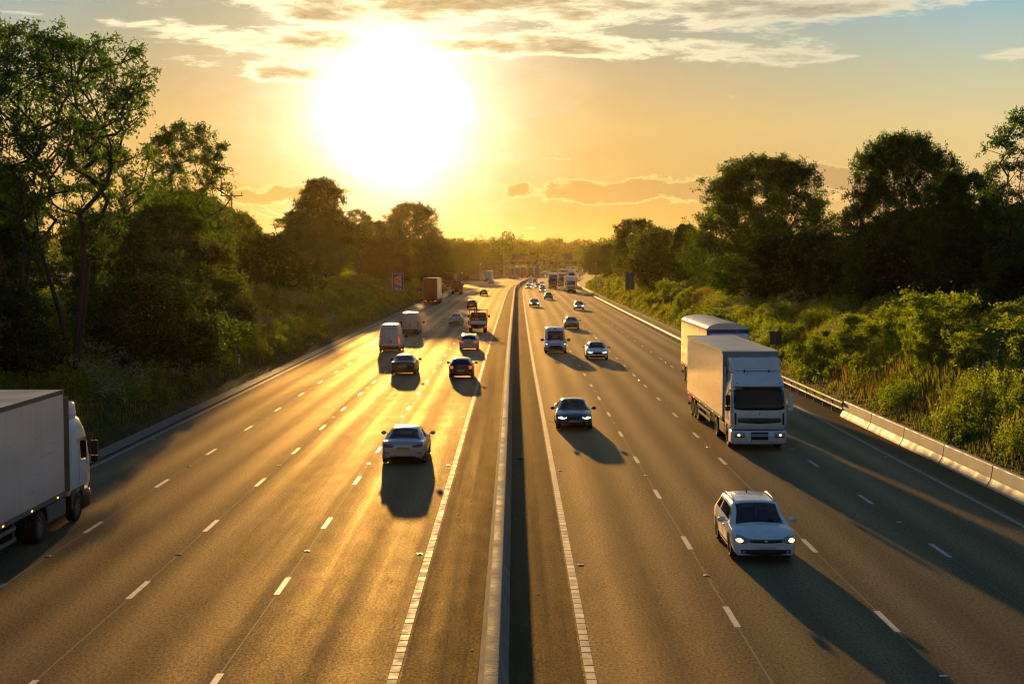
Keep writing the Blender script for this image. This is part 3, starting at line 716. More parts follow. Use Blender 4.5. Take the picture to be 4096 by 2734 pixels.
def car(kind, paintkey, front='off', rear='off', lights_col=None, label='', cat='car', detail=2, group=None, glasskey='glass', platef=True, name=None):
    SP = dict(SPECS[kind]); root = empty(name or SP['name']); tag(root, label, cat, group)
    p = MT[paintkey]
    bvh = loft_car(kind, SP, p, root, MT[glasskey])
    wx = SP['W']/2-.02
    for yw in SP['wheels']:
        for s in (-1, 1): wheel(root, s*wx, yw, SP['wr'], spokes=SP.get('spokes', 5))
    underbody(root, SP)
    if glasskey == 'glass': cabin(root, SP)
    mirrors(root, SP, p if SP.get('pm', True) and paintkey != 'x' else MT['trim'], big=SP.get('mb', 1))
    hl = SP['hl']; lampm = {'off': MT['lampW'], 'on': MT['lampOn'], 'led': MT['lampW'], 'xe': MT['lampXe']}[front]
    for s, f in ((1, lambda c: c), (-1, mirror)):
        h = patch('headlight', bvh, 'F', f(hl[0]), f(hl[1]), lampm if front in ('off', 'xe') else MT['lampW'], root)
        if front == 'on':
            xs = [q[0] for q in hl[0]]; xa = min(xs)+(max(xs)-min(xs))*.50; zc = (hl[0][1][1]+hl[1][1][1])/2
            patch('lit_bulb', bvh, 'F', f([(xa, zc+.012), (xa+.06, zc+.055), (xa+.13, zc+.06), (xa+.20, zc+.02)]), f([(xa, zc-.02), (xa+.06, zc-.055), (xa+.13, zc-.055), (xa+.20, zc-.01)]), MT['lampOn'], h, 8, 3, .012)
        if front == 'led':
            (a0, z0), (a1, z1) = hl[1][0], hl[1][-1]
            patch('led_strip', bvh, 'F', f([(x, z+.032) for x, z in hl[1]]), f([(x, z+.004) for x, z in hl[1]]), MT['lampLED'], h, 10, 1, .013)
            xm = a0+(a1-a0)*.62; zc = float(np.interp(xm, [q[0] for q in sorted(hl[0])], [q[1] for q in sorted(hl[0])]))-.045
            patch('projector', bvh, 'F', f([(xm-.045, zc+.01), (xm, zc+.035), (xm+.045, zc+.01)]), f([(xm-.045, zc-.01), (xm, zc-.04), (xm+.045, zc-.01)]), MT['lampLED'], h, 6, 2, .014)
        tl = SP['tl']
        t_ = patch('tail_light', bvh, 'B', f(tl[0]), f(tl[1]), MT['lampRon'] if rear == 'on' else MT['lampR'], root)
    for nm, top, bot, mk, o_ in SP['front']: patch(nm, bvh, 'F', top, bot, MT[mk] if mk != 'paint' else p, root, 16, 3, o_)
    for nm, top, bot, mk, o_ in SP['rear']: patch(nm, bvh, 'B', top, bot, MT[mk] if mk != 'paint' else p, root, 16, 3, o_)
    c_ = SP['cowl']; W2 = SP['W']/2
    if 'van' not in kind:
        for s, d in ((1, 'R'), (-1, 'L')):
            patch('sill_trim', bvh, d, [(SP['wheels'][0]+SP['wr']+.1, .36), (SP['wheels'][1]-SP['wr']-.1, .36)], [(SP['wheels'][0]+SP['wr']+.1, .26), (SP['wheels'][1]-SP['wr']-.1, .26)], MT['trim'], root, 10, 1, .006)
        patch('bonnet_seam', bvh, 'F', [(-.52, SP['hl'][0][0][1]+.035), (0, SP['hl'][0][0][1]+.022), (.52, SP['hl'][0][0][1]+.035)], [(-.52, SP['hl'][0][0][1]+.026), (0, SP['hl'][0][0][1]+.013), (.52, SP['hl'][0][0][1]+.026)], MT['trim'], root, 14, 1, .003)
        for s in (-1, 1): patch('fog_lamp', bvh, 'F', sorted([(s*.56, .365), (s*.66, .37)]), sorted([(s*.56, .31), (s*.66, .32)]), MT['lampW'], root, 3, 2, .022)
        patch('boot_seam', bvh, 'B', [(-.60, .60), (.60, .60)], [(-.60, .592), (.60, .592)], MT['trim'], root, 12, 1, .003)
    for s in (-1, 1):
        m_ = MB(); m_.tube([(s*.12, c_+.03, SP['zb']+.085), (s*.12-.55*1 if s > 0 else -.62, c_-.10, SP['zb']+.155)], .010, 5); m_.build('wiper', MT['trim'], root)
    # grille bars
    g = SP.get('bars')
    if g:
        x, zs = g
        for zz in zs: patch('grille_bar', bvh, 'F', [(-x, zz+.008), (x, zz+.008)], [(-x, zz-.008), (x, zz-.008)], MT['chrome'] if SP.get('chrome') else MT['darkgrey'], root, 12, 1, .016)
    # shut lines, handles, sill
    zb = SP['zb']
    for s, d in ((1, 'R'), (-1, 'L')):
        for yy in SP['doors']:
            patch('door_seam', bvh, d, [(yy-.006, zb-.06), (yy+.006, zb-.06)], [(yy-.006, .34), (yy+.006, .34)], MT['trim'], root, 1, 6, .003)
        for yy in SP['doors'][:-1]:
            patch('door_handle', bvh, d, [(yy+.10, zb-.14), (yy+.27, zb-.14)], [(yy+.10, zb-.17), (yy+.27, zb-.17)], p, root, 4, 1, .03)
    if SP.get('rails'): glassrails(root, bvh, *SP['rails'], MT['chrome'])
    if SP.get('antenna'):
        mb = MB(); mb.tube([(0, SP['antenna'], SP['zt']-.02), (0, SP['antenna']-.12, SP['zt']+.12)], [.02, .004], 6); mb.build('aerial', MT['trim'], root)
    return root

def plate(x, z0, z1, mk, o_=.014, nm='number_plate'): return (nm, [(-x, z1), (x, z1)], [(-x, z0), (x, z0)], mk, o_)
SPECS = {
 'wagon': dict(name='estate_car', L=4.56, W=1.80, zb=.92, zt=1.48, wr=.315, wheels=(-1.33, 1.27), cowl=1.18, header=.38, rend=-1.90, tail=-2.16, side=(-1.92, .72), pill=(.10, -.02, -.86, -.92),
   keys=[(-2.28, .34, .66, .70, .66, .70, .50), (-2.24, .27, .84, .90, .78, .80, .60), (-2.16, .24, .93, .99, .83, .85, .64), (-1.90, .22, .95, 1.38, .85, .88, .64), (-1.6, .20, .945, 1.44, .855, .90, .655), (-.6, .19, .93, 1.48, .86, .905, .67), (.38, .19, .91, 1.455, .86, .905, .655), (.75, .19, .90, 1.24, .86, .905, .66), (1.18, .20, .885, .985, .86, .895, .74), (1.6, .21, .84, .945, .855, .89, .74), (1.95, .22, .775, .88, .85, .875, .72), (2.14, .23, .71, .80, .83, .85, .68), (2.24, .235, .63, .72, .79, .79, .6), (2.28, .26, .58, .66, .72, .70, .5)],
   hl=([(.42, .66), (.50, .71), (.64, .765), (.76, .79), (.84, .77)], [(.42, .64), (.50, .60), (.64, .575), (.76, .60), (.84, .68)]),
   tl=([(.50, .86), (.62, .87), (.80, .90)], [(.50, .74), (.62, .73), (.80, .76)]),
   front=[('grille', [(-.44, .675), (0, .67), (.44, .675)], [(-.42, .60), (0, .585), (.42, .60)], 'trim', .012), ('badge', [(-.045, .65), (0, .668), (.045, .65)], [(-.045, .61), (0, .59), (.045, .61)], 'chrome', .018),
          ('lower_grille', [(-.70, .40), (-.5, .405), (.5, .405), (.70, .40)], [(-.62, .30), (-.4, .265), (.4, .265), (.62, .30)], 'trim', .012), plate(.26, .43, .54, 'plateW')],
   rear=[plate(.26, .62, .73, 'plateY'), ('rear_valance', [(-.7, .32), (.7, .32)], [(-.65, .25), (.65, .25)], 'trim', .01)],
   doors=(-.90, .06, .98), rails=(-1.55, .20, .585, 1.45), antenna=-1.2),
 'saloon': dict(name='saloon_car', L=4.85, W=1.86, zb=.93, zt=1.45, wr=.33, wheels=(-1.42, 1.48), cowl=1.15, header=.28, rend=-.98, tail=-1.72, side=(-1.25, .62), pill=(.02, -.08, -.86),
   keys=[(-2.42, .36, .70, .76, .70, .74, .5), (-2.38, .30, .90, .96, .76, .80, .55), (-2.28, .26, .97, 1.035, .81, .84, .6), (-2.0, .22, .97, 1.045, .84, .88, .62), (-1.72, .20, .965, 1.05, .86, .905, .62), (-1.35, .19, .955, 1.24, .87, .915, .60), (-.98, .19, .945, 1.395, .875, .92, .585), (-.4, .18, .93, 1.45, .88, .925, .60), (.28, .18, .915, 1.42, .88, .925, .59), (.7, .18, .90, 1.21, .88, .92, .62), (1.15, .19, .885, .975, .875, .915, .7), (1.6, .20, .84, .93, .865, .90, .7), (2.05, .21, .76, .85, .85, .87, .68), (2.26, .22, .69, .77, .80, .81, .6), (2.37, .24, .60, .68, .72, .70, .5), (2.42, .28, .54, .60, .6, .58, .4)],
   hl=([(.42, .68), (.55, .71), (.68, .745), (.80, .76)], [(.42, .65), (.55, .62), (.68, .615), (.80, .67)]),
   tl=([(.36, .83), (.5, .86), (.80, .90)], [(.36, .78), (.5, .75), (.80, .77)]),
   front=[('grille', [(-.36, .66), (0, .67), (.36, .66)], [(-.30, .50), (0, .48), (.30, .50)], 'trim', .012), ('lower_grille', [(-.66, .38), (-.3, .37), (.3, .37), (.66, .38)], [(-.62, .28), (-.3, .27), (.3, .27), (.62, .28)], 'trim', .012), plate(.26, .39, .49, 'plateW')],
   rear=[plate(.26, .66, .77, 'plateY'), ('rear_valance', [(-.55, .40), (.55, .40)], [(-.58, .28), (.58, .28)], 'trim', .012), ('reflector', [(.58, .545), (.76, .555)], [(.58, .515), (.76, .525)], 'lampR', .012), ('reflector', [(-.76, .555), (-.58, .545)], [(-.76, .525), (-.58, .515)], 'lampR', .012)],
   doors=(-.98, -.02, .95)),
 'sport': dict(name='saloon_car', L=4.70, W=1.83, zb=.91, zt=1.43, wr=.33, wheels=(-1.38, 1.43), cowl=1.12, header=.26, rend=-.98, tail=-1.74, side=(-1.25, .60), pill=(.02, -.08, -.86),
   keys=[(-2.35, .36, .70, .76, .70, .74, .5), (-2.30, .30, .90, .96, .76, .80, .55), (-2.2, .26, .955, 1.02, .81, .83, .6), (-1.95, .22, .96, 1.03, .84, .87, .62), (-1.74, .20, .955, 1.04, .855, .895, .62), (-1.35, .19, .945, 1.23, .865, .905, .60), (-.98, .19, .935, 1.375, .87, .91, .575), (-.4, .18, .92, 1.43, .875, .915, .59), (.26, .18, .905, 1.40, .875, .915, .585), (.68, .18, .89, 1.19, .875, .91, .62), (1.12, .19, .875, .965, .87, .905, .7), (1.55, .20, .835, .925, .86, .895, .7), (2.0, .21, .765, .85, .845, .865, .68), (2.2, .22, .70, .775, .80, .80, .6), (2.31, .24, .60, .69, .72, .70, .5), (2.35, .28, .54, .60, .62, .60, .4)],
   hl=([(.40, .665), (.52, .70), (.66, .73), (.80, .745)], [(.40, .655), (.48, .615), (.62, .60), (.80, .64)]),
   tl=([(.36, .85), (.5, .87), (.78, .89)], [(.36, .77), (.5, .74), (.78, .75)]),
   front=[('grille', [(-.37, .665), (0, .675), (.37, .665)], [(-.28, .34), (-.37+.02, .55), (.35, .55), (.28, .34)], 'trim', .014), ('air_intake', [(.44, .42), (.74, .43)], [(.46, .31), (.72, .33)], 'trim', .012), ('air_intake', [(-.74, .43), (-.44, .42)], [(-.72, .33), (-.46, .31)], 'trim', .012), plate(.26, .43, .53, 'boxgrey', .02)],
   rear=[plate(.26, .66, .77, 'plateY'), ('rear_valance', [(-.6, .36), (.6, .36)], [(-.58, .28), (.58, .28)], 'trim', .012)],
   doors=(-.98, -.02, .92), bars=(.33, (.60, .54, .48, .42))),
 'hatch': dict(name='hatchback_car', L=4.15, W=1.76, zb=.90, zt=1.46, wr=.31, wheels=(-1.28, 1.28), cowl=1.05, header=.30, rend=-1.60, tail=-1.98, side=(-1.62, .62), pill=(.02, -.08, -.80),
   keys=[(-2.07, .38, .66, .74, .66, .70, .5), (-2.04, .32, .86, .93, .74, .78, .56), (-1.98, .27, .93, 1.00, .79, .81, .60), (-1.80, .22, .945, 1.24, .82, .85, .56), (-1.60, .20, .94, 1.37, .83, .87, .56), (-1.2, .19, .93, 1.43, .84, .885, .58), (-.5, .18, .915, 1.46, .845, .885, .60), (.30, .18, .895, 1.43, .845, .885, .59), (.66, .18, .885, 1.22, .845, .88, .62), (1.05, .19, .87, .97, .84, .875, .68), (1.45, .20, .81, .91, .83, .86, .66), (1.8, .21, .73, .82, .80, .82, .6), (1.97, .23, .64, .72, .74, .74, .5), (2.07, .28, .56, .62, .6, .58, .4)],
   hl=([(.40, .66), (.52, .70), (.66, .74), (.77, .75)], [(.40, .63), (.52, .60), (.66, .60), (.77, .66)]),
   tl=([(.56, .92), (.66, .93), (.76, .92)], [(.56, .72), (.66, .71), (.76, .73)]),
   front=[('grille', [(-.36, .65), (.36, .65)], [(-.32, .57), (.32, .57)], 'trim', .012), ('lower_grille', [(-.6, .40), (.6, .40)], [(-.55, .29), (.55, .29)], 'trim', .012), plate(.26, .43, .53, 'plateW')],
   rear=[plate(.26, .56, .66, 'plateY'), ('rear_valance', [(-.66, .40), (.66, .40)], [(-.64, .27), (.64, .27)], 'trim', .012)],
   doors=(-.92, 0.0, .86), antenna=-1.35),
 'suv': dict(name='off_road_car', L=4.45, W=1.86, zb=1.05, zt=1.72, wr=.36, wheels=(-1.30, 1.32), cowl=1.05, header=.45, rend=-1.85, tail=-2.10, side=(-1.86, .72), pill=(.05, -.05, -.85),
   keys=[(-2.22, .42, .80, .86, .78, .82, .6), (-2.18, .36, 1.02, 1.10, .82, .86, .62), (-2.10, .34, 1.08, 1.18, .85, .88, .64), (-1.85, .32, 1.09, 1.62, .87, .90, .66), (-1.2, .30, 1.08, 1.71, .88, .925, .68), (.45, .30, 1.05, 1.67, .88, .925, .66), (.8, .30, 1.04, 1.36, .88, .92, .68), (1.05, .30, 1.03, 1.12, .88, .92, .72), (1.7, .32, .97, 1.06, .87, .90, .7), (2.08, .34, .88, .96, .84, .86, .66), (2.2, .36, .74, .80, .76, .76, .5), (2.22, .40, .66, .72, .66, .66, .4)],
   hl=([(.52, .86), (.66, .88), (.80, .88)], [(.52, .74), (.66, .73), (.80, .75)]), tl=([(.66, 1.05), (.80, 1.05)], [(.66, .80), (.80, .80)]),
   front=[('grille', [(-.44, .85), (.44, .85)], [(-.40, .72), (.40, .72)], 'trim', .012), ('lower_grille', [(-.6, .56), (.6, .56)], [(-.56, .44), (.56, .44)], 'trim', .012), plate(.26, .58, .68, 'plateW')],
   rear=[plate(.26, .72, .83, 'plateY')], doors=(-.9, 0.0, .88)),
 # panel vans: tall body, only the cab is glazed
 'newvan': dict(name='panel_van', L=5.34, W=1.99, zb=1.12, zt=2.28, wr=.34, wheels=(-1.65, 1.65), cowl=1.90, header=.98, rend=-2.52, tail=-2.60, side=(.55, 1.62), pill=(), pm=False, mb=1.45,
   keys=[(-2.67, .40, 1.10, 1.9, .90, .92, .78), (-2.62, .34, 1.13, 2.18, .93, .96, .80), (-2.5, .30, 1.14, 2.26, .95, .98, .82), (-1.0, .28, 1.14, 2.29, .96, .99, .83), (.3, .28, 1.13, 2.28, .96, .99, .82), (.7, .28, 1.12, 2.20, .96, .99, .80), (.98, .28, 1.11, 2.00, .96, .985, .78), (1.45, .28, 1.10, 1.62, .955, .98, .78), (1.90, .28, 1.08, 1.20, .95, .97, .8), (2.25, .28, .98, 1.10, .93, .94, .76), (2.5, .30, .82, .94, .88, .88, .68), (2.62, .32, .66, .76, .80, .78, .6), (2.67, .36, .58, .64, .68, .66, .5)],
   hl=([(.56, .86), (.66, .95), (.80, 1.02), (.88, 1.02)], [(.56, .80), (.66, .80), (.80, .84), (.88, .92)]), tl=([(.80, 1.35), (.90, 1.35)], [(.80, .85), (.90, .85)]),
   front=[('grille', [(-.50, .90), (.50, .90)], [(-.46, .85), (.46, .85)], 'trim', .012), ('lower_grille', [(-.62, .60), (-.46, .76), (.46, .76), (.62, .60)], [(-.62, .58), (-.46, .46), (.46, .46), (.62, .58)], 'trim', .014), ('bumper_insert', [(-.86, .62), (-.66, .52), (.66, .52), (.86, .62)], [(-.84, .44), (-.6, .38), (.6, .38), (.84, .44)], 'trim', .010), ('lower_lip', [(-.66, .36), (.66, .36)], [(-.66, .33), (.66, .33)], 'white', .012)],
   rear=[plate(.26, .62, .73, 'plateY')], doors=(.45, 1.45), bars=(.44, (.66, .58))),
 'oldvan': dict(name='panel_van', L=5.6, W=2.0, zb=1.15, zt=2.55, wr=.34, wheels=(-1.75, 1.75), cowl=2.10, header=1.35, rend=-2.74, tail=-2.79, side=(.85, 1.80), pill=(), pm=False, mb=1.5,
   keys=[(-2.80, .48, 1.15, 2.30, .93, .96, .70), (-2.78, .44, 1.15, 2.44, .95, .975, .72), (-2.70, .40, 1.16, 2.52, .96, .99, .74), (-2.0, .34, 1.16, 2.56, .965, 1.0, .76), (.6, .30, 1.15, 2.55, .965, 1.0, .76), (1.0, .30, 1.14, 2.40, .965, 1.0, .76), (1.35, .30, 1.13, 2.05, .96, .99, .76), (1.75, .30, 1.12, 1.6, .955, .98, .78), (2.10, .30, 1.08, 1.20, .95, .97, .8), (2.5, .32, .95, 1.05, .92, .92, .7), (2.74, .34, .74, .82, .82, .80, .6), (2.80, .40, .62, .68, .7, .7, .5)],
   hl=([(.58, .86), (.86, .92)], [(.58, .70), (.86, .74)]), tl=([(.82, 1.42), (.95, 1.42)], [(.82, .88), (.95, .88)]),
   front=[('grille', [(-.5, .84), (.5, .84)], [(-.5, .68), (.5, .68)], 'trim', .012)],
   rear=[plate(.26, .86, .96, 'plateY'), ('rear_bumper', [(-.93, .60), (.93, .60)], [(-.92, .46), (.92, .46)], 'boxdark', .02), ('door_split', [(-.008, 2.25), (.008, 2.25)], [(-.008, .62), (.008, .62)], 'trim', .004), ('door_handle', [(.10, 1.08), (.26, 1.02)], [(.10, .98), (.26, .98)], 'trim', .02), ('roof_seam', [(-.8, 2.16), (.8, 2.16)], [(-.8, 2.145), (.8, 2.145)], 'trim', .004)],
   doors=(.75, 1.75)),
 'boxvan': dict(name='panel_van', L=5.4, W=2.05, zb=1.15, zt=2.50, wr=.34, wheels=(-1.75, 1.75), cowl=2.15, header=1.25, rend=-2.64, tail=-2.69, side=(.75, 1.85), pill=(), pm=False, mb=1.6,
   keys=[(-2.70, .50, 1.15, 2.36, .97, .99, .88), (-2.68, .46, 1.15, 2.44, .99, 1.0, .89), (-2.6, .40, 1.16, 2.49, .99, 1.015, .90), (-1.5, .34, 1.16, 2.52, .995, 1.025, .90), (.6, .30, 1.15, 2.50, .995, 1.025, .90), (.95, .30, 1.14, 2.38, .99, 1.02, .88), (1.25, .30, 1.13, 2.10, .985, 1.01, .84), (1.7, .30, 1.12, 1.66, .975, 1.0, .82), (2.15, .30, 1.05, 1.18, .965, .99, .8), (2.5, .32, .90, 1.0, .93, .93, .7), (2.66, .34, .74, .82, .85, .84, .6), (2.70, .40, .62, .68, .72, .7, .5)],
   hl=([(.6, .90), (.9, 1.05)], [(.6, .76), (.9, .86)]), tl=([(.86, 1.55), (.965, 1.55)], [(.86, .80), (.965, .80)]),
   front=[('grille', [(-.5, .8), (.5, .8)], [(-.5, .55), (.5, .55)], 'trim', .012)],
   rear=[('number_plate', [(-.80, .93), (-.30, .93)], [(-.80, .82), (-.30, .82)], 'plateY', .014), ('rear_bumper', [(-.96, .62), (.96, .62)], [(-.95, .44), (.95, .44)], 'trim', .02), ('door_split', [(-.008, 2.3), (.008, 2.3)], [(-.008, .64), (.008, .64)], 'trim', .004), ('door_handle', [(-.06, 1.22), (.06, 1.22)], [(-.06, 1.05), (.06, 1.05)], 'trim', .02)],
   doors=(.7, 1.8)),
}
def place(root, s, x, rz_extra=0.0, back=False, front_at=None):
    """s, x of the middle of the vehicle; back=True heads towards the camera"""
    root.location = (x, s, 0.003); root.rotation_euler = (0, 0, head(s) + (PI if back else 0) + rz_extra)
    return root

# ---------------------------------------------------------------- lorries
def rrect(w, yf, yb, z, rf=.18, n=5, bow=.05, rb=.06):
    """rounded-rectangle ring: half width w, front y yf, back y yb"""
    P = []
    for k in range(n+1):
        a = PI/2*k/n; P.append((w-rf+rf*math.sin(PI/2-a)*1.0 if False else w-rf+rf*math.cos(a), yf-rf+rf*math.sin(a)))
    m = 6
    for k in range(1, m): 
        t = k/m; x = (w-rf)*(1-2*t); P.append((x, yf+bow*(1-(x/(w-rf))**2)))
    for k in range(n+1):
        a = PI/2+PI/2*k/n; P.append((-(w-rf)+rf*math.cos(a), yf-rf+rf*math.sin(a)))
    P += [(-w, yb+rb), (-w+rb, yb), (w-rb, yb), (w, yb+rb)]
    return [(x, y, z) for x, y in P]
def cab_mesh(name, rings, m, root, cap=True, sub=0):
    mb = MB(); n = len(rings[0]); V = [p for r in rings for p in r]
    F = [(i*n+k, i*n+(k+1) % n, (i+1)*n+(k+1) % n, (i+1)*n+k) for i in range(len(rings)-1) for k in range(n)]
    if cap: F += [tuple(range(n))[::-1], tuple((len(rings)-1)*n+k for k in range(n))]
    mb.add(V, F); o = mb.build(name, m, root, smooth=True)
    bvh = BVHTree.FromPolygons(V, F)
    o.data.polygons.foreach_set('use_smooth', [len(p.vertices) == 4 for p in o.data.polygons])
    return o, bvh
def tractor(root, yf, paint, style='white', lights='on', roofmat=None, width=1.25, roof=3.75, deflect=True):
    """European forward-control cab with its front bumper at y = yf"""
    p = MT[paint]; yb = yf-2.25; w = width-.02
    rings = [rrect(w-.05, yf-.06, yb, .95, .16), rrect(w, yf, yb, 1.15, .16), rrect(w, yf-.01, yb, 1.75, .17), rrect(w-.01, yf-.05, yb, 2.05, .18), rrect(w-.05, yf-.22, yb, 2.75, .2), rrect(w-.07, yf-.34, yb, 2.98, .24, bow=.06), rrect(w-.12, yf-.60, yb+.02, 3.28, .3, bow=.08), rrect(w-.18, yf-.85, yb+.05, 3.42, .35, bow=.05), rrect(w-.40, yf-1.1, yb+.3, 3.47, .35, bow=.02)]
    _, bvh = cab_mesh('cab', rings, p, root)
    # bumper
    rb = [rrect(w-.04, yf+.02, yf-.9, .30, .2, bow=.07), rrect(w, yf+.07, yf-.9, .36, .2, bow=.07), rrect(w, yf+.09, yf-.9, .70, .2, bow=.07), rrect(w-.01, yf+.05, yf-.9, .90, .2, bow=.06)]
    lowm = MT['boxdark'] if style in ('dark', 'darkgap') else p
    _, bb = cab_mesh('bumper', rb, lowm, root)
    sc = patch('windscreen', bvh, 'F', [(-1.12, 2.82), (0, 2.86), (1.12, 2.82)], [(-1.16, 1.86), (-.8, 1.80), (.8, 1.80), (1.16, 1.86)], MT['dglass'], root, 24, 8, .008)
    patch('sun_visor', bvh, 'F', [(-1.10, 2.96), (1.10, 2.96)], [(-1.12, 2.83), (1.12, 2.83)], MT['boxdark'] if style != 'white' else p, root, 20, 2, .10)
    for s in (-1, 1): patch('wiper', bvh, 'F', sorted([(s*.15, 1.86), (s*.80, 1.90)]), sorted([(s*.15, 1.84), (s*.80, 1.88)]), MT['trim'], sc, 8, 1, .03)
    gm = 'trim' if style == 'dark' else 'darkgrey'
    patch('grille', bvh, 'F', [(-.95, 1.46), (.95, 1.46)], [(-.95, 1.26), (0, 1.20), (.95, 1.26)], MT[gm], root, 20, 3, .008)
    for z in (1.42, 1.36, 1.30): patch('grille_slat', bvh, 'F', [(-.42, z+.012), (.42, z+.012)], [(-.42, z-.012), (.42, z-.012)], MT['trim'], root, 10, 1, .02)
    patch('lower_grille', bb, 'F', [(-.38, .84), (.38, .84)], [(-.34, .46), (.34, .46)], MT['trim'], root, 12, 3, .01)
    for z in (.74, .68, .48): patch('grille_slat', bb, 'F', [(-.36, z+.014), (.36, z+.014)], [(-.36, z-.014), (.36, z-.014)], lowm, root, 10, 1, .03)
    patch('badge', bvh, 'F', [(-.06, 1.70), (0, 1.76), (.06, 1.70)], [(-.06, 1.66), (0, 1.60), (.06, 1.66)], MT['chrome'], root, 6, 2, .012)
    lm = MT['lampW']
    for s in (-1, 1):
        h = patch('headlight', bb, 'F', sorted([(s*.66, .80), (s*.9, .82), (s*1.12, .80)]), sorted([(s*.70, .60), (s*.9, .58), (s*1.12, .62)]), lm, root, 8, 3, .012)
        if lights: patch('lit_bulb', bb, 'F', sorted([(s*.86, .74), (s*.92, .77), (s*.98, .74)]), sorted([(s*.86, .68), (s*.92, .65), (s*.98, .68)]), MT['lampOn'], h, 6, 3, .02)
        d = 'R' if s > 0 else 'L'
        patch('side_window', bvh, d, [(yf-1.15, 2.66), (yf-.40, 2.66)], [(yf-1.15, 1.98), (yf-.25, 1.86), (yf-.35, 1.86)], MT['dglass'], root, 8, 4, .008)
        patch('door_seam', bvh, d, [(yf-1.28, 2.75), (yf-1.265, 2.75)], [(yf-1.28, 1.2), (yf-1.265, 1.2)], MT['trim'], root, 1, 6, .004)
        patch('air_duct', bvh, 'F', sorted([(s*1.02, 1.68), (s*1.10, 1.68)]), sorted([(s*1.02, 1.16), (s*1.10, 1.16)]), MT['trim'], root, 3, 3, .012)
        patch('marker_lamp', bvh, 'F', sorted([(s*.90, 2.995), (s*.99, 2.995)]), sorted([(s*.90, 2.965), (s*.99, 2.965)]), MT['lampW'], root, 3, 1, .03)
        m = MB(); m.box(s*(w+.17)-.11, s*(w+.17)+.11, yf-.18, yf-.02, 2.02, 2.48); m.box(s*(w+.17)-.11, s*(w+.17)+.11, yf-.18, yf-.02, 1.78, 1.98)
        m.tube([(s*w, yf-.2, 2.6), (s*(w+.17), yf-.10, 2.56), (s*(w+.17), yf-.10, 1.75), (s*w, yf-.2, 1.7)], .018, 6)
        m.build('wing_mirror', MT['trim'] if s > 0 or style == 'dark' else p, root, bevel=.03)
        # wheel arch + steps + side skirt
        m = MB(); A = [(yf-.95-.62+.0, .55)] + [(yf-1.38+.58*math.cos(a), .5+.60*math.sin(a)) for a in np.linspace(PI, 0, 10)] + [(yf-.78, .40)]
        Bq = [(yf-2.05, .45), (yf-2.05, 1.22), (yf-.72, 1.22), (yf-.72, .40)]
        ring = [(y_, z_) for y_, z_ in A[1:-1]]
        m.prism([(yf-2.12, .5), (yf-2.12, 1.15), (yf-.72, 1.15), (yf-.72, .5)] + [(yf-1.38+.58*math.cos(a), .5+.58*math.sin(a)) for a in np.linspace(0, PI, 12)], 'x', s*(w-.28), s*(w-.01))
        m.build('wheel_arch', lowm, root)
        wheel(root, s*(w-.03), yf-1.38, .50, .30, .55, 8, rimmat='steel'); wheel(root, s*(w-.03), yf-1.38-3.7, .50, .55, .55, 8, rimmat='steel')
        m = MB(); m.box(s*(w-.42), s*(w-.05), yf-4.35, yf-2.5, .42, 1.0); m.build('fuel_tank', MT['steel'], root, bevel=.08)
        m = MB(); m.tube([(s*(w-.3), yf-1.38-3.7+.62*math.cos(a), .5+.62*math.sin(a)) for a in np.linspace(.1, PI-.1, 9)], .02, 4)
        Vv = [(s*(w-.62+q*.60), yf-5.08+.62*math.cos(a), .5+.62*math.sin(a)) for a in np.linspace(.1, PI-.1, 9) for q in (0, 1)]
        m.add(Vv, [(2*i, 2*i+1, 2*i+3, 2*i+2) for i in range(8)]); m.build('mudguard', MT['trim'], root)
    m = MB(); m.box(-.45, .45, yf-6.0, yf-.6, .55, .85); m.box(-1.0, 1.0, yf-1.55, yf-1.2, .4, .6); m.box(-.9, .9, yf-5.2, yf-4.95, .42, .62); m.box(-.6, .6, yf-5.9, yf-4.3, .86, 1.12); m.build('chassis', MT['chassis'], root)
    if deflect:
        rf = MT[roofmat] if roofmat else p
        rings = [rrect(w-.12, yf-.86, yb+.05, 3.36, .30, bow=.05), rrect(w-.10, yf-.98, yb+.03, 3.52, .26, bow=.10), rrect(w-.10, yf-1.16, yb+.03, roof-.06, .20, bow=.16), rrect(w-.14, yf-1.22, yb+.05, roof, .20, bow=.14)]
        _, b2 = cab_mesh('air_deflector', rings, rf, root)
        patch('shadow_gap', b2, 'F', [(-1.0, 3.50), (1.0, 3.50)], [(-1.0, 3.47), (1.0, 3.47)], MT['trim'], root, 16, 1, .006)
        m = MB()
        for s in (-1, 1): m.tube([(s*.55, yf-.78, 3.42), (s*.55, yf-.86, 3.52)], .03, 6)
        m.build('roof_bracket', MT['trim'], root)
    for s in (-1, 1):
        m = MB(); g_ = 1 if style == 'darkgap' else 0; m.box(s*(w-.03)-.015, s*(w-.03)+.015, yb-.42-.3*g_, yb+.02, 1.15, 3.55+.6*g_); m.build('deflector_or_gap_shade', MT['boxdark'] if style == 'darkgap' else p, root)  # darkgap: black panel added to stand in for shade between cab and trailer
    m = MB(); m.box(-.26, .26, yf+.095, yf+.105, .40, .50); m.build('number_plate', MT['plateW'], root)
    m = MB(); m.box(-.35, .35, yf-.95, yf-.55, 1.75, 2.15); 
    # driver's side interior hint: dark bulkhead behind the glass is the dark glass itself
    return bvh
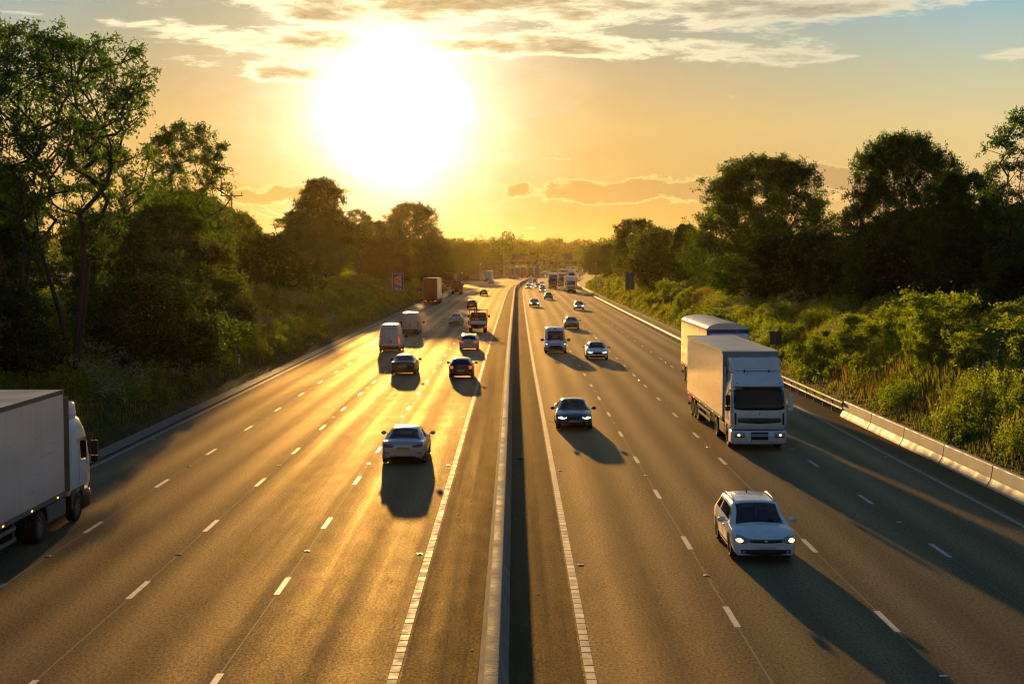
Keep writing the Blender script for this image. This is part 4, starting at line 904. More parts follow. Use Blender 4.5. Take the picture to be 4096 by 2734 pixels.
def trailer(root, yfront, length, H, side='boxwhite', roof='boxroof', rear='boxwhite', floor=1.15, width=1.275, arched=False, frontmat=None, rails=True, name='trailer_body', fridge=True):
    yb = yfront-length; w = width
    m = MB(); m.box(-w, w, yb, yfront, floor, H-.04); b_ = m.build(name, [MT[side]], root, bevel=.02)
    b_.data.materials.append(MT[rear]); b_.data.materials.append(MT[frontmat or side])
    for pz in b_.data.polygons:
        if pz.normal.y < -.9: pz.material_index = 1
        if pz.normal.y > .9: pz.material_index = 2
    if arched:
        pts = [(-w, H-.05)] + [(w*math.cos(a)*1.0, H-.05+.42*math.sin(a)) for a in np.linspace(PI, 0, 14)][1:-1] + [(w, H-.05)]
        m = MB(); m.prism(pts, 'y', yb, yfront); m.build('arched_roof', MT[roof], root)
    else:
        m = MB(); m.box(-w+.01, w-.01, yb+.01, yfront-.01, H-.038, H); m.build('roof_sheet', MT[roof], root)
    for s in (-1, 1):
        m = MB(); m.box(s*w-.02, s*w+.02, yb-.01, yfront+.01, H-.13, H+.012); m.box(s*w-.022, s*w+.022, yb-.01, yfront+.01, floor-.05, floor+.09); m.build('side_rail', MT['steel'], root)
        m = MB()
        for q in range(6): 
            yy = yb+.8+q*(length-1.6)/5; m.box(s*(w+.03)-.01, s*(w+.03)+.01, yy-.05, yy+.05, floor-.01, floor+.03)
        m.build('marker_lamp', MT['lampA'], root)
        # under-run guard
        m = MB(); m.box(s*(w-.05)-.02, s*(w-.05)+.02, yb+4.6, yfront-4.4, .52, .64); m.box(s*(w-.05)-.02, s*(w-.05)+.02, yb+4.6, yfront-4.4, .84, .96)
        for yy in np.linspace(yb+4.7, yfront-4.5, 4): m.box(s*(w-.09)-.02, s*(w-.09)+.02, yy-.03, yy+.03, .5, floor)
        m.build('side_guard', MT['steel'], root)
        for q in range(3): wheel(root, s*(w-.05), yb+1.6+1.32*q, .50, .40, .55, 8, rimmat='steel')
        m = MB(); m.box(s*(w-.55), s*(w-.1), yb+.86, yb+.90, .25, 1.0); m.build('mud_flap', MT['trim'], root)
        m = MB(); m.box(s*.95-.22, s*.95+.22, yb-.05, yb-.01, .72, .86); m.build('tail_light', MT['lampRon'], root)
        m = MB(); m.box(s*(w-.12)-.05, s*(w-.12)+.05, yb-.03, yb-.005, H-.12, H-.06); m.build('marker_light', MT['lampRon'], root)
        m = MB(); m.box(s*.8-.07, s*.8+.07, yfront-2.7, yfront-2.5, .25, floor); m.build('landing_leg', MT['chassis'], root)
    m = MB(); m.box(-.5, .5, yb+.3, yfront-.3, .85, floor-.01); m.box(-w+.05, w-.05, yb-.02, yb+.14, .45, .62); m.box(-1., 1., yb+1.4, yb+4.5, .45, .60); m.build('chassis', MT['chassis'], root)
    m = MB()
    for x in (-.03, -w+.1, w-.1, -.5, .5): m.box(x-.012, x+.012, yb-.035, yb, floor+.05, H-.2)
    m.box(-w+.02, w-.02, yb-.025, yb, floor-.05, floor+.06); m.box(-w+.02, w-.02, yb-.025, yb, H-.10, H-.0)
    m.build('rear_door', MT[rear], root)
    m = MB(); m.box(-.26, .26, yb-.06, yb-.03, .72, .83); m.build('number_plate', MT['plateY'], root)
def artic(label, paint, s_end, x, heading_back, H=4.2, style='white', side='boxwhite', rear='boxwhite', roof='boxroof', arched=False, roofmat=None, group='articulated lorries', frontmat=None, roofz=3.9, cut=None):
    """heading_back: comes towards the camera (s_end = its front); otherwise s_end = its rear"""
    root = empty('articulated_lorry'); tag(root, label, 'lorry', group); L = 16.3
    trailer(root, L/2-2.55-(.40 if style == 'darkgap' else 0), 13.6, H, side, roof, rear, arched=arched, frontmat=frontmat)
    tractor(root, L/2, paint, style, True, roofmat, roof=roofz)
    place(root, s_end+L/2, x, back=heading_back); return root
# ================================================================== TRAFFIC
def put_car(kind, paint, s_end, x, back, label, **kw):
    r = car(kind, paint, label=label, **kw); place(r, s_end+SPECS[kind]['L']/2, x, back=back); return r
# --- near, right carriageway (towards us)
put_car('wagon', 'white', 40.1, 7.05, True, 'white estate car with roof rails and lit headlamps, nearest car on the right carriageway', front='on', group='cars coming towards the bridge')
put_car('sport', 'navy', 71.3, 3.02, True, 'dark blue-grey saloon with angular led headlamps beside the barrier, casting a long shadow', front='led', group='cars coming towards the bridge')
artic('white articulated lorry with a tall roof deflector heading towards us beside the concrete barrier blocks', 'white', 64.0, 10.9, True, H=4.27, roofz=4.02, frontmat='boxgrey')
artic('lorry with a curved blue and white roof, mostly hidden behind the big white lorry', 'white', 86.5, 13.15, True, H=4.2, side='curtain', arched=True, frontmat='blue', roofz=3.95)
put_car('newvan', 'white', 129.3, 3.78, True, 'white panel van with lit round headlamps and a wide black grille', front='on', cat='van', group='vans')
put_car('saloon', 'palesilver', 121.3, 7.05, True, 'silver saloon with bright led headlamps just right of the white panel van', front='led', group='cars coming towards the bridge')
put_car('sport', 'darkgrey', 174.5, 7.05, True, 'dark saloon with unlit headlamps behind and right of the white van', group='cars coming towards the bridge')
put_car('hatch', 'silver', 239.5, 10.85, True, 'silver hatchback with bright headlamps alone in the third lane', front='xe', group='cars coming towards the bridge')
put_car('sport', 'black', 254.5, 3.68, True, 'black saloon with bright headlamps next to the central barrier', front='xe', group='cars coming towards the bridge')
put_car('saloon', 'darkgrey', 299.5, 7.25, True, 'grey saloon without lights following the queue in the second lane', group='cars coming towards the bridge')
# --- near, left carriageway (away from us)
put_car('saloon', 'silver', 59.3, -4.55, False, 'silver saloon seen from behind with sun flashing on its roof, nearest car on the left', group='cars driving away from the bridge')
put_car('hatch', 'black', 102.3, -3.72, False, 'black hatchback with red tail lights, next to the right edge line on the left carriageway', rear='on', group='cars driving away from the bridge')
put_car('saloon', 'black', 105.2, -8.05, False, 'black saloon driving away with the sun glaring on its roof', group='cars driving away from the bridge')
put_car('wagon', 'silver', 134.0, -4.15, False, 'silver estate car with red tail lights lit, right behind the flatbed truck', rear='on', group='cars driving away from the bridge')
put_car('saloon', 'palesilver', 186.0, -7.45, False, 'pale silver saloon driving away, left of the flatbed truck', group='cars driving away from the bridge')
put_car('oldvan', 'white', 131.2, -11.25, False, 'tall white high-roofed van seen from behind, nearer one of the pair on the left', rear='on', cat='van', group='vans')
put_car('boxvan', 'silver', 161.5, -11.55, False, 'grey-white panel van with square rear doors, farther van of the pair on the left', rear='off', cat='van', group='vans')
put_car('hatch', 'darkgreen', 247.0, -7.1, False, 'dark hatchback driving away just ahead of the flatbed truck', group='cars driving away from the bridge')
put_car('sport', 'black', 332.0, -6.85, False, 'small dark saloon driving away in the third lane beyond the dark hatchback', group='cars driving away from the bridge')
artic('white articulated lorry cut off by the left frame edge', 'white', 31.8, -15.35, False, H=4.42, roofz=3.9, style='darkgap', roof='boxroof')
artic('red box lorry seen from behind below the blue telephone sign', 'white', 264.0, -15.1, False, H=4.9, side='boxwhite', rear='red', style='dark')

# --- flatbed truck (away)
def flatbed():
    root = empty('flatbed_truck'); tag(root, 'dark flatbed truck with a white tailboard and mesh headboard, left of the barrier', 'truck', 'trucks driving away')
    g = MT['darkgreen']
    m = MB(); m.box(-1.08, 1.08, -2.9, .75, .92, 1.02); m.build('bed_floor', g, root)
    m = MB(); m.box(-1.02, 1.02, -2.94, -2.90, 1.0, 1.36); m.build('tailboard', MT['white'], root, bevel=.01)
    m = MB(); m.box(-1.03, 1.03, -2.96, -2.92, .86, .96); m.build('tailboard_sill', MT['steel'], root)
    for s in (-1, 1):
        m = MB(); m.box(s*1.07-.02, s*1.07+.02, -2.9, .75, 1.0, 1.36); m.build('side_board', g, root)
        m = MB(); m.box(s*1.04-.04, s*1.04+.04, -2.95, -2.87, .9, 1.42); m.box(s*1.04-.035, s*1.04+.035, .70, .77, 1.0, 2.62); m.build('corner_post', g, root)
        m = MB(); m.box(s*.88-.12, s*.88+.12, -2.98, -2.93, .60, .74); m.box(s*.93-.05, s*.93+.05, -2.98, -2.95, .80, .88); m.build('tail_light', MT['lampRon'], root)
        for y in (-2.0, 2.25): wheel(root, s*(1.02 if y < 0 else .98), y, .37, .42 if y < 0 else .22, .6, 6, rimmat='steel')
        m = MB(); m.box(s*1.22-.11, s*1.22+.11, 1.95, 2.03, 1.55, 1.85); m.tube([(s*.95, 2., 1.7), (s*1.2, 2., 1.7)], .02, 6); m.build('wing_mirror', MT['trim'], root, bevel=.02)
    m = MB(); m.box(-1.04, 1.04, .72, .75, 2.48, 2.56); m.box(-1.04, 1.04, .72, .75, 1.9, 1.96); m.box(-1.04, 1.04, .72, .75, 1.34, 1.6)
    for x in np.linspace(-.95, .95, 14): m.box(x-.012, x+.012, .725, .745, 1.0, 2.5)
    m.build('headboard', g, root)
    m = MB(); m.tube([(-.45, .5, 1.0), (-.42, .52, 2.74)], .06, 8); m.tube([(-.18, .5, 1.0), (-.2, .55, 2.84)], .07, 8); m.box(-.75, -.1, -.2, .45, 1.02, 1.5); m.tube([(-.7, -.1, 1.4), (.4, -1.8, 1.25)], .05, 6); m.build('equipment', MT['boxdark'], root)
    # cab
    rings = [rrect(.93, 2.95, .95, .45, .15), rrect(.98, 3.0, .95, .8, .15), rrect(.98, 2.9, .95, 1.2, .18), rrect(.96, 2.55, .95, 1.45, .2), rrect(.88, 1.95, .98, 2.1, .2), rrect(.80, 1.8, 1.05, 2.2, .2)]
    _, bvh = cab_mesh('cab', rings, g, root)
    patch('rear_window', bvh, 'B', [(-.6, 2.0), (.6, 2.0)], [(-.65, 1.55), (.65, 1.55)], MT['dglass'], root, 6, 2, .01)
    patch('windscreen', bvh, 'F', [(-.72, 2.02), (.72, 2.02)], [(-.8, 1.46), (.8, 1.46)], MT['dglass'], root, 10, 4, .01)
    for s in (-1, 1): patch('side_window', bvh, 'R' if s > 0 else 'L', [(1.2, 2.0), (1.9, 2.0)], [(1.2, 1.45), (2.3, 1.45)], MT['dglass'], root, 6, 3, .01)
    m = MB(); m.box(-.4, .4, -2.8, 2.8, .5, .88); m.box(-.9, .9, -2.9, -2.8, .45, .58); m.box(-.26, .26, -2.99, -2.95, .62, .73); m.tube([(-.05, -2.85, .5), (0, -3.05, .5)], .05, 6); m.build('chassis', MT['chassis'], root)
    place(root, 166.2+2.95, -4.12)
flatbed()
def grab_lorry():
    root = empty('tipper_lorry'); tag(root, 'red-brown tipper lorry with a folded grab crane, ahead of the red box lorry', 'lorry', 'trucks driving away')
    m = MB(); m.box(-1.25, 1.25, -4.2, 1.4, 1.15, 2.55); b_ = m.build('tipper_body', MT['redbrown'], root, bevel=.04)
    m = MB()
    for q in range(6): m.box(-1.29, 1.29, -4.15+q*1.08, -4.05+q*1.08, 1.15, 2.58)
    m.box(-1.28, 1.28, -4.25, 1.45, 2.5, 2.62); m.build('body_ribs', MT['redbrown'], root)
    m = MB(); m.tube([(-.5, 1.8, 1.2), (-.5, 1.8, 3.2), (-.3, -1.0, 3.5), (-.6, -3.6, 2.8)], [.18, .16, .13, .10], 8); m.tube([(-.6, -3.6, 2.8), (-.6, -3.7, 2.2)], .25, 8); m.build('grab_crane', MT['boxdark'], root)
    m = MB(); ellips(m, (-.3, -3.0, 2.7), (.85, 1.0, .45), 12, 8); ellips(m, (.4, -1.5, 2.7), (.8, 1.2, .4), 12, 8); m.build('load', MT['chassis'], root, smooth=True)
    rings = [rrect(1.2, 4.3, 2.2, .5, .16), rrect(1.24, 4.35, 2.2, 1.0, .16), rrect(1.24, 4.3, 2.2, 1.8, .18), rrect(1.18, 4.05, 2.2, 2.7, .2), rrect(1.05, 3.9, 2.3, 2.95, .25)]
    _, bvh = cab_mesh('cab', rings, MT['white'], root)
    patch('windscreen', bvh, 'F', [(-1.05, 2.6), (1.05, 2.6)], [(-1.1, 1.75), (1.1, 1.75)], MT['dglass'], root, 10, 4, .01)
    for s in (-1, 1):
        patch('side_window', bvh, 'R' if s > 0 else 'L', [(3.0, 2.55), (3.8, 2.55)], [(3.0, 1.9), (3.95, 1.8)], MT['dglass'], root, 6, 3, .01)
        for y in (-3.2, -1.9, 2.0, 3.3): wheel(root, s*1.2, y, .5, .5 if y < 0 else .3, .55, 8, rimmat='steel')
        m = MB(); m.box(s*.95-.15, s*.95+.15, -4.3, -4.25, .8, .95); m.build('tail_light', MT['lampRon'], root)
        m = MB(); m.box(s*1.42-.1, s*1.42+.1, 4.1, 4.2, 1.9, 2.4); m.build('wing_mirror', MT['trim'], root)
    m = MB(); m.box(-.45, .45, -4.1, 4.0, .6, 1.14); m.box(-1.1, 1.1, -4.25, -4.1, .5, .65); m.build('chassis', MT['chassis'], root)
    place(root, 346+4.3, -13.6)
grab_lorry()

# --- far traffic: simple lorry prototypes copied
def put(root, s_end, x, back, L=16.3): place(root, s_end+L/2, x, back=back)
artic('far oncoming lorry with a dark blue cab and a tall pale trailer', 'blue', 405, 11.2, True, H=4.35, style='dark', roofz=3.9, frontmat='boxwhite')
artic('white lorry with headlamps lit in the nearside lane, nearest of the far oncoming lorries', 'white', 361, 14.35, True, H=4.0, style='dark', roofz=3.85)
artic('dark fronted lorry half hidden between the blue cab lorry and the nearside white lorry', 'darkgrey', 437, 14.9, True, H=4.2, style='dark', roofz=3.8)
artic('far white lorry just left of the tallest far trailer', 'darkgrey', 600, 21.2, True, H=4.1, style='dark', roofz=3.7, side='boxwhite')
artic('farthest tall trailer rising above the oncoming lorries', 'white', 690, 26.8, True, H=4.6, style='dark', roofz=3.9, side='curtain', frontmat='curtain')
artic('far grey lorry right of the other oncoming lorries below the gantry', 'silver', 560, 22.8, True, H=4.1, style='dark', roofz=3.8, frontmat='boxgrey')
artic('white box lorry driving away on the outside of the bend', 'white', 532, -9.2, False, H=4.0, side='boxwhite', rear='boxwhite')
artic('dark backed lorry with a pale roof edge, leftmost lorry below the gantry', 'darkgrey', 655, -.8, False, H=4.1, side='curtain', rear='boxdark')
artic('pale grey lorry driving away next to the darkest far lorry', 'white', 664, 2.2, False, H=4.2, side='boxwhite', rear='boxgrey')
artic('darkest far lorry, in the middle of the lorries below the gantry', 'darkgrey', 642, 5.0, False, H=4.45, side='boxwhite', rear='boxdark')
artic('far dark lorry with a lit pale side, right of the darkest lorry', 'white', 668, 8.3, False, H=4.5, side='curtain', rear='boxdark')
artic('far white lorry, rightmost of the lorries driving away below the gantry', 'white', 700, 11.2, False, H=4.2, side='boxwhite', rear='boxgrey')
artic('dark red lorry parked in the refuge area behind the second telephone sign', 'redbrown', 428, -18.6, False, H=4.2, side='redbrown', rear='redbrown', style='dark')
# far cars: one of each kind is copied
def far(src, s_end, x, back, label, paint, grp, cat='car'):
    r = copy_tree(src); r['label'] = label; r['category'] = cat; r['group'] = grp
    for ch in r.children:
        if ch.name.startswith('body'):
            ch.data = ch.data.copy(); ch.data.materials[0] = MT[paint]
    place(r, s_end+2.2, x, back=back); return r
hb = car('hatch', 'silver', front='xe', rear='off', label='silver hatchback in the first oncoming group, nearest the barrier', group='cars coming towards the bridge'); place(hb, 402+2.1, 4.2, back=True)
g1, g2_ = 'cars coming towards the bridge', 'cars driving away from the bridge'
far(hb, 445, 5.15, True, 'white hatchback close behind the silver one nearest the barrier', 'white', g1)
far(hb, 359, 7.25, True, 'dark hatchback leading the tight bunch in the second lane', 'darkgrey', g1)
far(hb, 386, 7.75, True, 'pale hatchback second in the tight bunch in the second lane', 'silver', g1)
far(hb, 440, 8.6, True, 'white hatchback at the back of the bunch in the second lane', 'white', g1)
far(hb, 412, 6.9, True, 'pale car half hidden in the bunch, peeking out at its left', 'palesilver', g1)
far(hb, 628, 14.6, True, 'tiny far white car left of the blue cab lorry', 'palesilver', g1)
far(hb, 625, 28.6, True, 'tiny far car at the right of the far grey lorry', 'white', g1)
su = car('suv', 'darkgreen', front='on', label='dark off-road car with round lit headlamps leading out of the bend', cat='car', group=g1); place(su, 494+2.2, 7.25, back=True)
far(su, 634, 12.6, True, 'far dark red van-like car near the barrier below the gantry', 'redbrown', g1)
ha = car('hatch', 'silver', label='silver hatchback driving away next to the white box lorry on the bend', group=g2_); place(ha, 494+2.1, -7.6, back=False)
far(ha, 607, -1.15, False, 'far white hatchback driving away, left one of two side by side', 'white', g2_)
v2 = car('boxvan', 'silver', label='far grey van driving away, right one of two side by side', cat='van', group='vans'); place(v2, 591+2.7, .95, back=False)

# ================================================================== ROADSIDE THINGS
# road studs
m = MB(); m.box(-.085, .085, -.05, .05, .0, .008, taper=(.9, .8)); m.box(-.04, .04, -.03, .03, .008, .016, taper=(.8, .7))
stud = m.build('road_stud', mat('stud_metal', (.75, .72, .66), .35, metal=.3))
first = True
STN = {'L1': 'first dashed line of the left carriageway', 'L2': 'second dashed line of the left carriageway', 'L3': 'third dashed line of the left carriageway', 'R1': 'right carriageway dashed line nearest the barrier', 'R2': 'middle dashed line of the right carriageway', 'R3': 'right carriageway dashed line farthest from the barrier'}
ORD = ['nearest', 'second nearest', 'third nearest', 'fourth nearest', 'fifth nearest', 'sixth nearest', 'seventh nearest', 'eighth nearest', 'ninth nearest', 'tenth nearest', 'farthest']
SEEN = {}
def put_stud(x, s, lab):
    q_ = SEEN.get(lab, 0); SEEN[lab] = q_+1; lab = lab.replace('small ', '').replace('road stud', 'road stud, %s,' % ORD[q_])
    global first
    o = stud if first else stud.copy()
    if not first: C.objects.link(o)
    first = False; o.location = (x+float(cx(s)), s, .008); tag(o, lab, 'road stud', 'reflective road studs')
for k, (o_, ph) in LANES.items():
    s = ph-9*8+4.5+(9 if k in ('L1', 'R2') else 0)
    while s < 190:
        if s > 26: put_stud(o_, s, 'metal road stud on the '+STN[k])
        s += 18
for o_, ph, nm in ((-2.72, 41.5, 'left carriageway rumble line by the barrier'), (1.86, 40.0, 'right carriageway rumble line by the barrier'), (15.98, 44., 'right carriageway outer edge line'), (-16.98, 50., 'left carriageway outer edge line')):
    s = ph
    while s < 170: put_stud(o_, s, 'small metal road stud beside the '+nm); s += 18

def text_obj(name, txt, size, m, parent, loc, rot=(PI/2, 0, 0), ext=.004):
    cu = bpy.data.curves.new(name, 'FONT'); cu.body = txt; cu.size = size; cu.extrude = ext; cu.align_x = 'CENTER'; cu.align_y = 'CENTER'
    o = bpy.data.objects.new(name, cu); C.objects.link(o); bpy.context.view_layer.update()
    me = bpy.data.meshes.new_from_object(o.evaluated_get(bpy.context.evaluated_depsgraph_get())); bpy.data.objects.remove(o); bpy.data.curves.remove(cu)
    me.materials.clear(); me.materials.append(m); o = bpy.data.objects.new(name, me); C.objects.link(o); o.parent = parent; o.location = loc; o.rotation_euler = rot; return o
def phone_sign(x, s, z0, w, h, label, text=None, facing=1, post_h=None):
    gzz = float(gz(x, s)); root = empty('telephone_sign', (x, s, gzz-.1), head(s)*.5); tag(root, label, 'road sign', 'refuge area telephone signs')
    b0 = z0-gzz+.1; f = facing
    def pl(a, b, c, d, dep, m_, nm, par=root):
        m = MB(); m.box(a, b, -dep*f-.006, -dep*f+.006, c, d); return m.build(nm, m_, par)
    bd = pl(-w/2, w/2, b0, b0+h, 0, MT['signblue'] if f > 0 else MT['signback'], 'sign_board')
    m = MB(); m.box(-w/2, w/2, .012*f-.008, .012*f+.008, b0, b0+h); m.build('sign_back', MT['signback'], root)
    t = .035*w; fr = MB()
    for a, b, c, d in ((-w/2, w/2, b0, b0+t), (-w/2, w/2, b0+h-t, b0+h), (-w/2, -w/2+t, b0+t, b0+h-t), (w/2-t, w/2, b0+t, b0+h-t)): fr.box(a, b, -.016*f-.004, -.016*f+.004, c, d)
    fr.build('border', MT['signwhite'], root)
    yy = -.018
    if f > 0:
        hh = h; q = .30*w
        # orange flag shape with a white outline, dashed line on the right
        zc = b0+h*.58; P = [(-.32*w, zc-.13*h), (.28*w, zc-.33*h), (.28*w, zc+.33*h), (-.32*w, zc+.13*h)]
        m = MB(); m.prism(P, 'y', yy-.004, yy+.004); m.build('lay_by_outline', MT['signwhite'], root)
        P2 = [(-.28*w, zc-.105*h), (.245*w, zc-.285*h), (.245*w, zc+.285*h), (-.28*w, zc+.105*h)]
        m = MB(); m.prism(P2, 'y', yy-.012, yy-.005); m.build('lay_by_panel', MT['signorange'], root)
        m = MB(); m.tube([(-.09*w+.19*w*math.cos(a)-.0, yy-.016, zc-.05*h+.085*h*math.sin(a)*1.2) for a in np.linspace(2.7, -.35, 8)], [.05*w*k for k in (1.0, .9, .5, .45, .45, .5, .9, 1.0)], 6); m.build('handset_symbol', MT['trim'], root)
        m = MB()
        for i in range(9): m.box(.31*w, .335*w, yy-.006, yy, zc-.32*h+i*.072*h, zc-.32*h+i*.072*h+.036*h)
        m.build('dashes', MT['signwhite'], root)
        if text: text_obj('lettering', text, .135*h, MT['signwhite'], root, (0, -.02, b0+.105*h))
    for px in ((-w*.3, w*.3) if w > 1.7 else (0,)):
        m = MB(); m.tube([(px, .06*f, 0), (px, .06*f, b0+h*.96)], .06, 8); m.build('post', MT['post'], root)
    return root
phone_sign(-19.9, 250, 3.0, 1.96, 2.95, 'blue sign with an orange telephone lay-by symbol reading 300 yds', '300 yds')
phone_sign(-21.6, 556, .8, 1.7, 2.9, 'second blue and orange telephone sign, far off behind the tipper lorry')
phone_sign(19.25, 240, 3.4, 1.52, 2.84, 'tall dark back of a sign on the right bank between the bushes and the road', None, -1)
def small_sign(name, x, s, zc, w, h, m_, label, two=False):
    g_ = float(gz(x, s)); root = empty(name, (x, s, g_-.1)); tag(root, label, 'road sign')
    m = MB(); m.box(-w/2, w/2, -.01, .01, zc-h/2-g_, zc+h/2-g_); m.build('sign_board', m_, root, bevel=.006)
    m = MB(); m.box(-w/2, w/2, .012, .03, zc-h*.28-g_, zc-h*.22-g_); m.box(-w/2, w/2, .012, .03, zc+h*.22-g_, zc+h*.28-g_); m.build('stiffener', MT['post'], root)
    m = MB(); m.tube([(0, -.04, 0), (0, -.04, zc+h*.5-g_)], .04, 8); m.build('post', MT['post'], root); return root
small_sign('square_sign', 19.35, 107, 2.75, .88, 1.03, MT['signback'], 'square dark back of a sign just above the big white lorry trailer')
small_sign('marker_sign', -19.5, 300, 2.2, 1.0, .75, MT['signblue'], 'small blue marker sign half hidden by the red box lorry')
small_sign('marker_sign', -10.6, 575, 2.1, .8, 1.2, MT['signblue'], 'tiny blue sign on a post left of the white box lorry')
small_sign('marker_sign', -5.0, 690, 1.6, .8, 1.1, MT['signblue'], 'tiny blue sign at the foot of the far camera pole')
def pole(name, x, s, top, label, cat, r=.09, head_='lamp'):
    g_ = float(gz(x, s)); root = empty(name, (x, s, g_-.2)); tag(root, label, cat)
    m = MB(); m.tube([(0, 0, 0), (0, 0, top-g_)], [r, r*.6], 8); m.build('pole', MT['post'], root)
    m = MB(); ellips(m, (.1, -.1, top-g_+.25), (.22, .3, .22), 8, 6); m.build('camera_head', MT['white'], root, smooth=True)
    m = MB(); m.box(-.35, .35, -.5, -.15, 0.1, 1.3); m.build('cabinet', MT['post'], root, bevel=.02); return root
pole('camera_pole', -4.6, 690, 13.4, 'tall thin camera pole standing left of the gantry', 'pole', .16)
pole('camera_pole', -12.9, 560, 6.2, 'short camera pole left of the white box lorry on the bend', 'pole', .10)
pole('camera_pole', 20.45, 360, 7.3, 'slim pole with a camera head on the right bank by the guard rail end', 'pole', .08)
pole('camera_pole', -16.2, 455, 4.0, 'sunlit slim post beside the second telephone sign', 'pole', .10)
g_ = float(gz(20.9, 338)); root = empty('marker_board', (20.9, 338, g_-.1)); tag(root, 'white slatted marker board tilted on the right bank', 'marker board')
for k in range(3):
    m = MB(); m.box(-.45, .45, -.02, .02, 1.2+k*.55, 1.5+k*.55, M=Matrix.Rotation(R(-12), 4, 'Y')); m.build('slat', MT['signwhite'], root)
m = MB(); m.tube([(-.2, .06, 0), (.25, .06, 2.9)], .04, 6); m.build('post', MT['post'], root)
g_ = float(gz(18.9, 292)); root = empty('hand_rail', (18.9, 292, g_-.1)); tag(root, 'thin metal hand rail frame standing in the grass below the pole', 'hand rail')
m = MB()
for xx in (-.9, 0, .9): m.tube([(xx, 0, 0), (xx, 0, 1.9)], .03, 6)
m.tube([(-.9, 0, 1.25), (.9, 0, 1.25)], .03, 6); m.build('rail_frame', MT['post'], root)
x = -20.1; g_ = float(gz(x, 106)); root = empty('marker_post', (x, 106, g_-.05)); tag(root, 'short marker post with a red reflector on the left verge', 'marker post')
m = MB(); m.box(-.07, .07, -.02, .02, 0, .95); m.build('post', MT['signwhite'], root, bevel=.01)
m = MB(); m.box(-.05, .05, -.03, -.021, .5, .68); m.build('reflector', MT['lampR'], root); m = MB(); m.box(-.072, .072, -.022, .022, .75, .96); m.build('cap_band', MT['signblue'], root)

# gantry
GS = 706; gx = float(cx(GS)); root = empty('sign_gantry', (gx, GS, 0)); tag(root, 'lattice gantry carrying dark signals across both carriageways', 'gantry')
xl, xr = -19.2, 19.4
m = MB()
for z in (5.2, 7.35):
    for y in (-.6, .6): m.box(xl, xr, y-.08, y+.08, z-.08, z+.08)
m.build('chord', MT['post'], root)
m = MB(); n = 16
for i in range(n):
    a = xl+(xr-xl)*i/n; b_ = xl+(xr-xl)*(i+1)/n
    for y in (-.6, .6): m.tube([(a, y, 5.2 if i % 2 else 7.35), (b_, y, 7.35 if i % 2 else 5.2)], .06, 5)
    m.box(a-.04, a+.04, -.6, .6, 7.3, 7.4); m.box(a-.05, a+.05, -.65, -.55, 5.2, 7.35)
m.build('lattice', MT['post'], root)
for x in (xl, xr):
    for y in (-.6, .6):
        m = MB(); m.box(x-.14, x+.14, y-.12, y+.12, 0, 7.4); m.build('column', MT['post'], root)
for x in (-15.3, -11.5, -7.9, -4.3, 3.6, 7.2, 10.9, 14.7):
    m = MB(); m.box(x-.85, x+.85, -.95, -.70, 5.5, 6.95); m.build('signal', MT['boxdark'], root, bevel=.03)
sgm = empty('camera_symbol_sign', (0, 0, 0), 0, root)
m = MB(); m.box(-1.05, .55, -.9, -.78, 5.45, 7.05); m.build('sign_board', MT['signwhite'], sgm)
m = MB(); m.box(-.85, .35, -.91, -.9, 5.65, 6.85); m.build('black_panel', MT['trim'], sgm)
m = MB(); m.prism([(-.6, 5.85), (.1, 6.1), (.1, 6.5), (-.6, 6.7)], 'y', -.925, -.912); m.build('symbol', MT['signwhite'], sgm)
for xc in (-13.6, 11.4):
    m = MB(); m.box(xc-2.05, xc+2.05, -.4, -.1, 8.05, 10.7); m.build('message_board', MT['boxdark'] if xc < 0 else MT['signback'], root, bevel=.03)
    m = MB()
    for q in (-1.7, 0, 1.7): m.box(xc+q-.06, xc+q+.06, -.2, -.05, 7.3, 8.1)
    m.build('board_support', MT['post'], root)

# power poles with wires
def power(x, s, top, label):
    g_ = float(gz(x, s)); root = empty('power_pole', (x, s, g_-.3)); tag(root, label, 'power pole', 'power poles')
    m = MB(); m.tube([(0, 0, 0), (0, 0, top-g_)], [.19, .13], 8); m.build('pole', MT['wood'], root)
    m = MB(); m.box(-1.9, 1.9, -.09, .09, top-g_-.55, top-g_-.38); m.build('crossarm', MT['wood'], root)
    for q in (-1.75, 1.75): m = MB(); m.tube([(q, 0, top-g_-.4), (q, 0, top-g_+.1)], .08, 6); m.build('insulator', MT['trim'], root)
power(-48.4, 250, 20.0, 'power pole with a crossarm rising beside the airy tree on the left')
power(-58.5, 420, 21.3, 'second power pole, half hidden by the trees below the sun')
for q, nm in ((-1.75, 'left'), (1.75, 'right')):
    m = MB(); P = []
    for t_ in np.linspace(0, 1, 15):
        P.append((-48.4+q+(-58.5+48.4)*t_, 250+170*t_, 20.1+1.3*t_-3.0*4*t_*(1-t_)))
    m.tube(P, .03, 4); o = m.build('power_line', MT['trim']); tag(o, 'thin overhead wire, %s one of the two between the power poles' % nm, 'wire', 'overhead wires')
# ================================================================== TREES AND BUSHES
def ortho(d):
    a = np.where(np.abs(d[..., 2:3]) < .9, np.array([0, 0, 1.]), np.array([1., 0, 0])); x = np.cross(d, a); x /= np.linalg.norm(x, axis=-1, keepdims=True)+1e-9
    return x, np.cross(d, x)
def leaf_quads(rg, P, size, spread_down=.5, aspect=.45, nrm_up=.4):
    """folded diamond leaves at points P"""
    n = len(P); d = rg.normal(size=(n, 3)); d[:, 2] -= spread_down; d /= np.linalg.norm(d, axis=1, keepdims=True)
    a, b = ortho(d); t = rg.random(n)*2*PI; side = a*np.cos(t)[:, None]+b*np.sin(t)[:, None]
    L = size*(.6+.8*rg.random(n))[:, None]; Wd = L*aspect
    V = np.stack([P, P+d*L*.5+side*Wd*.5, P+d*L, P+d*L*.5-side*Wd*.5], 1).reshape(-1, 3)
    return V, np.arange(4*n).reshape(n, 4)
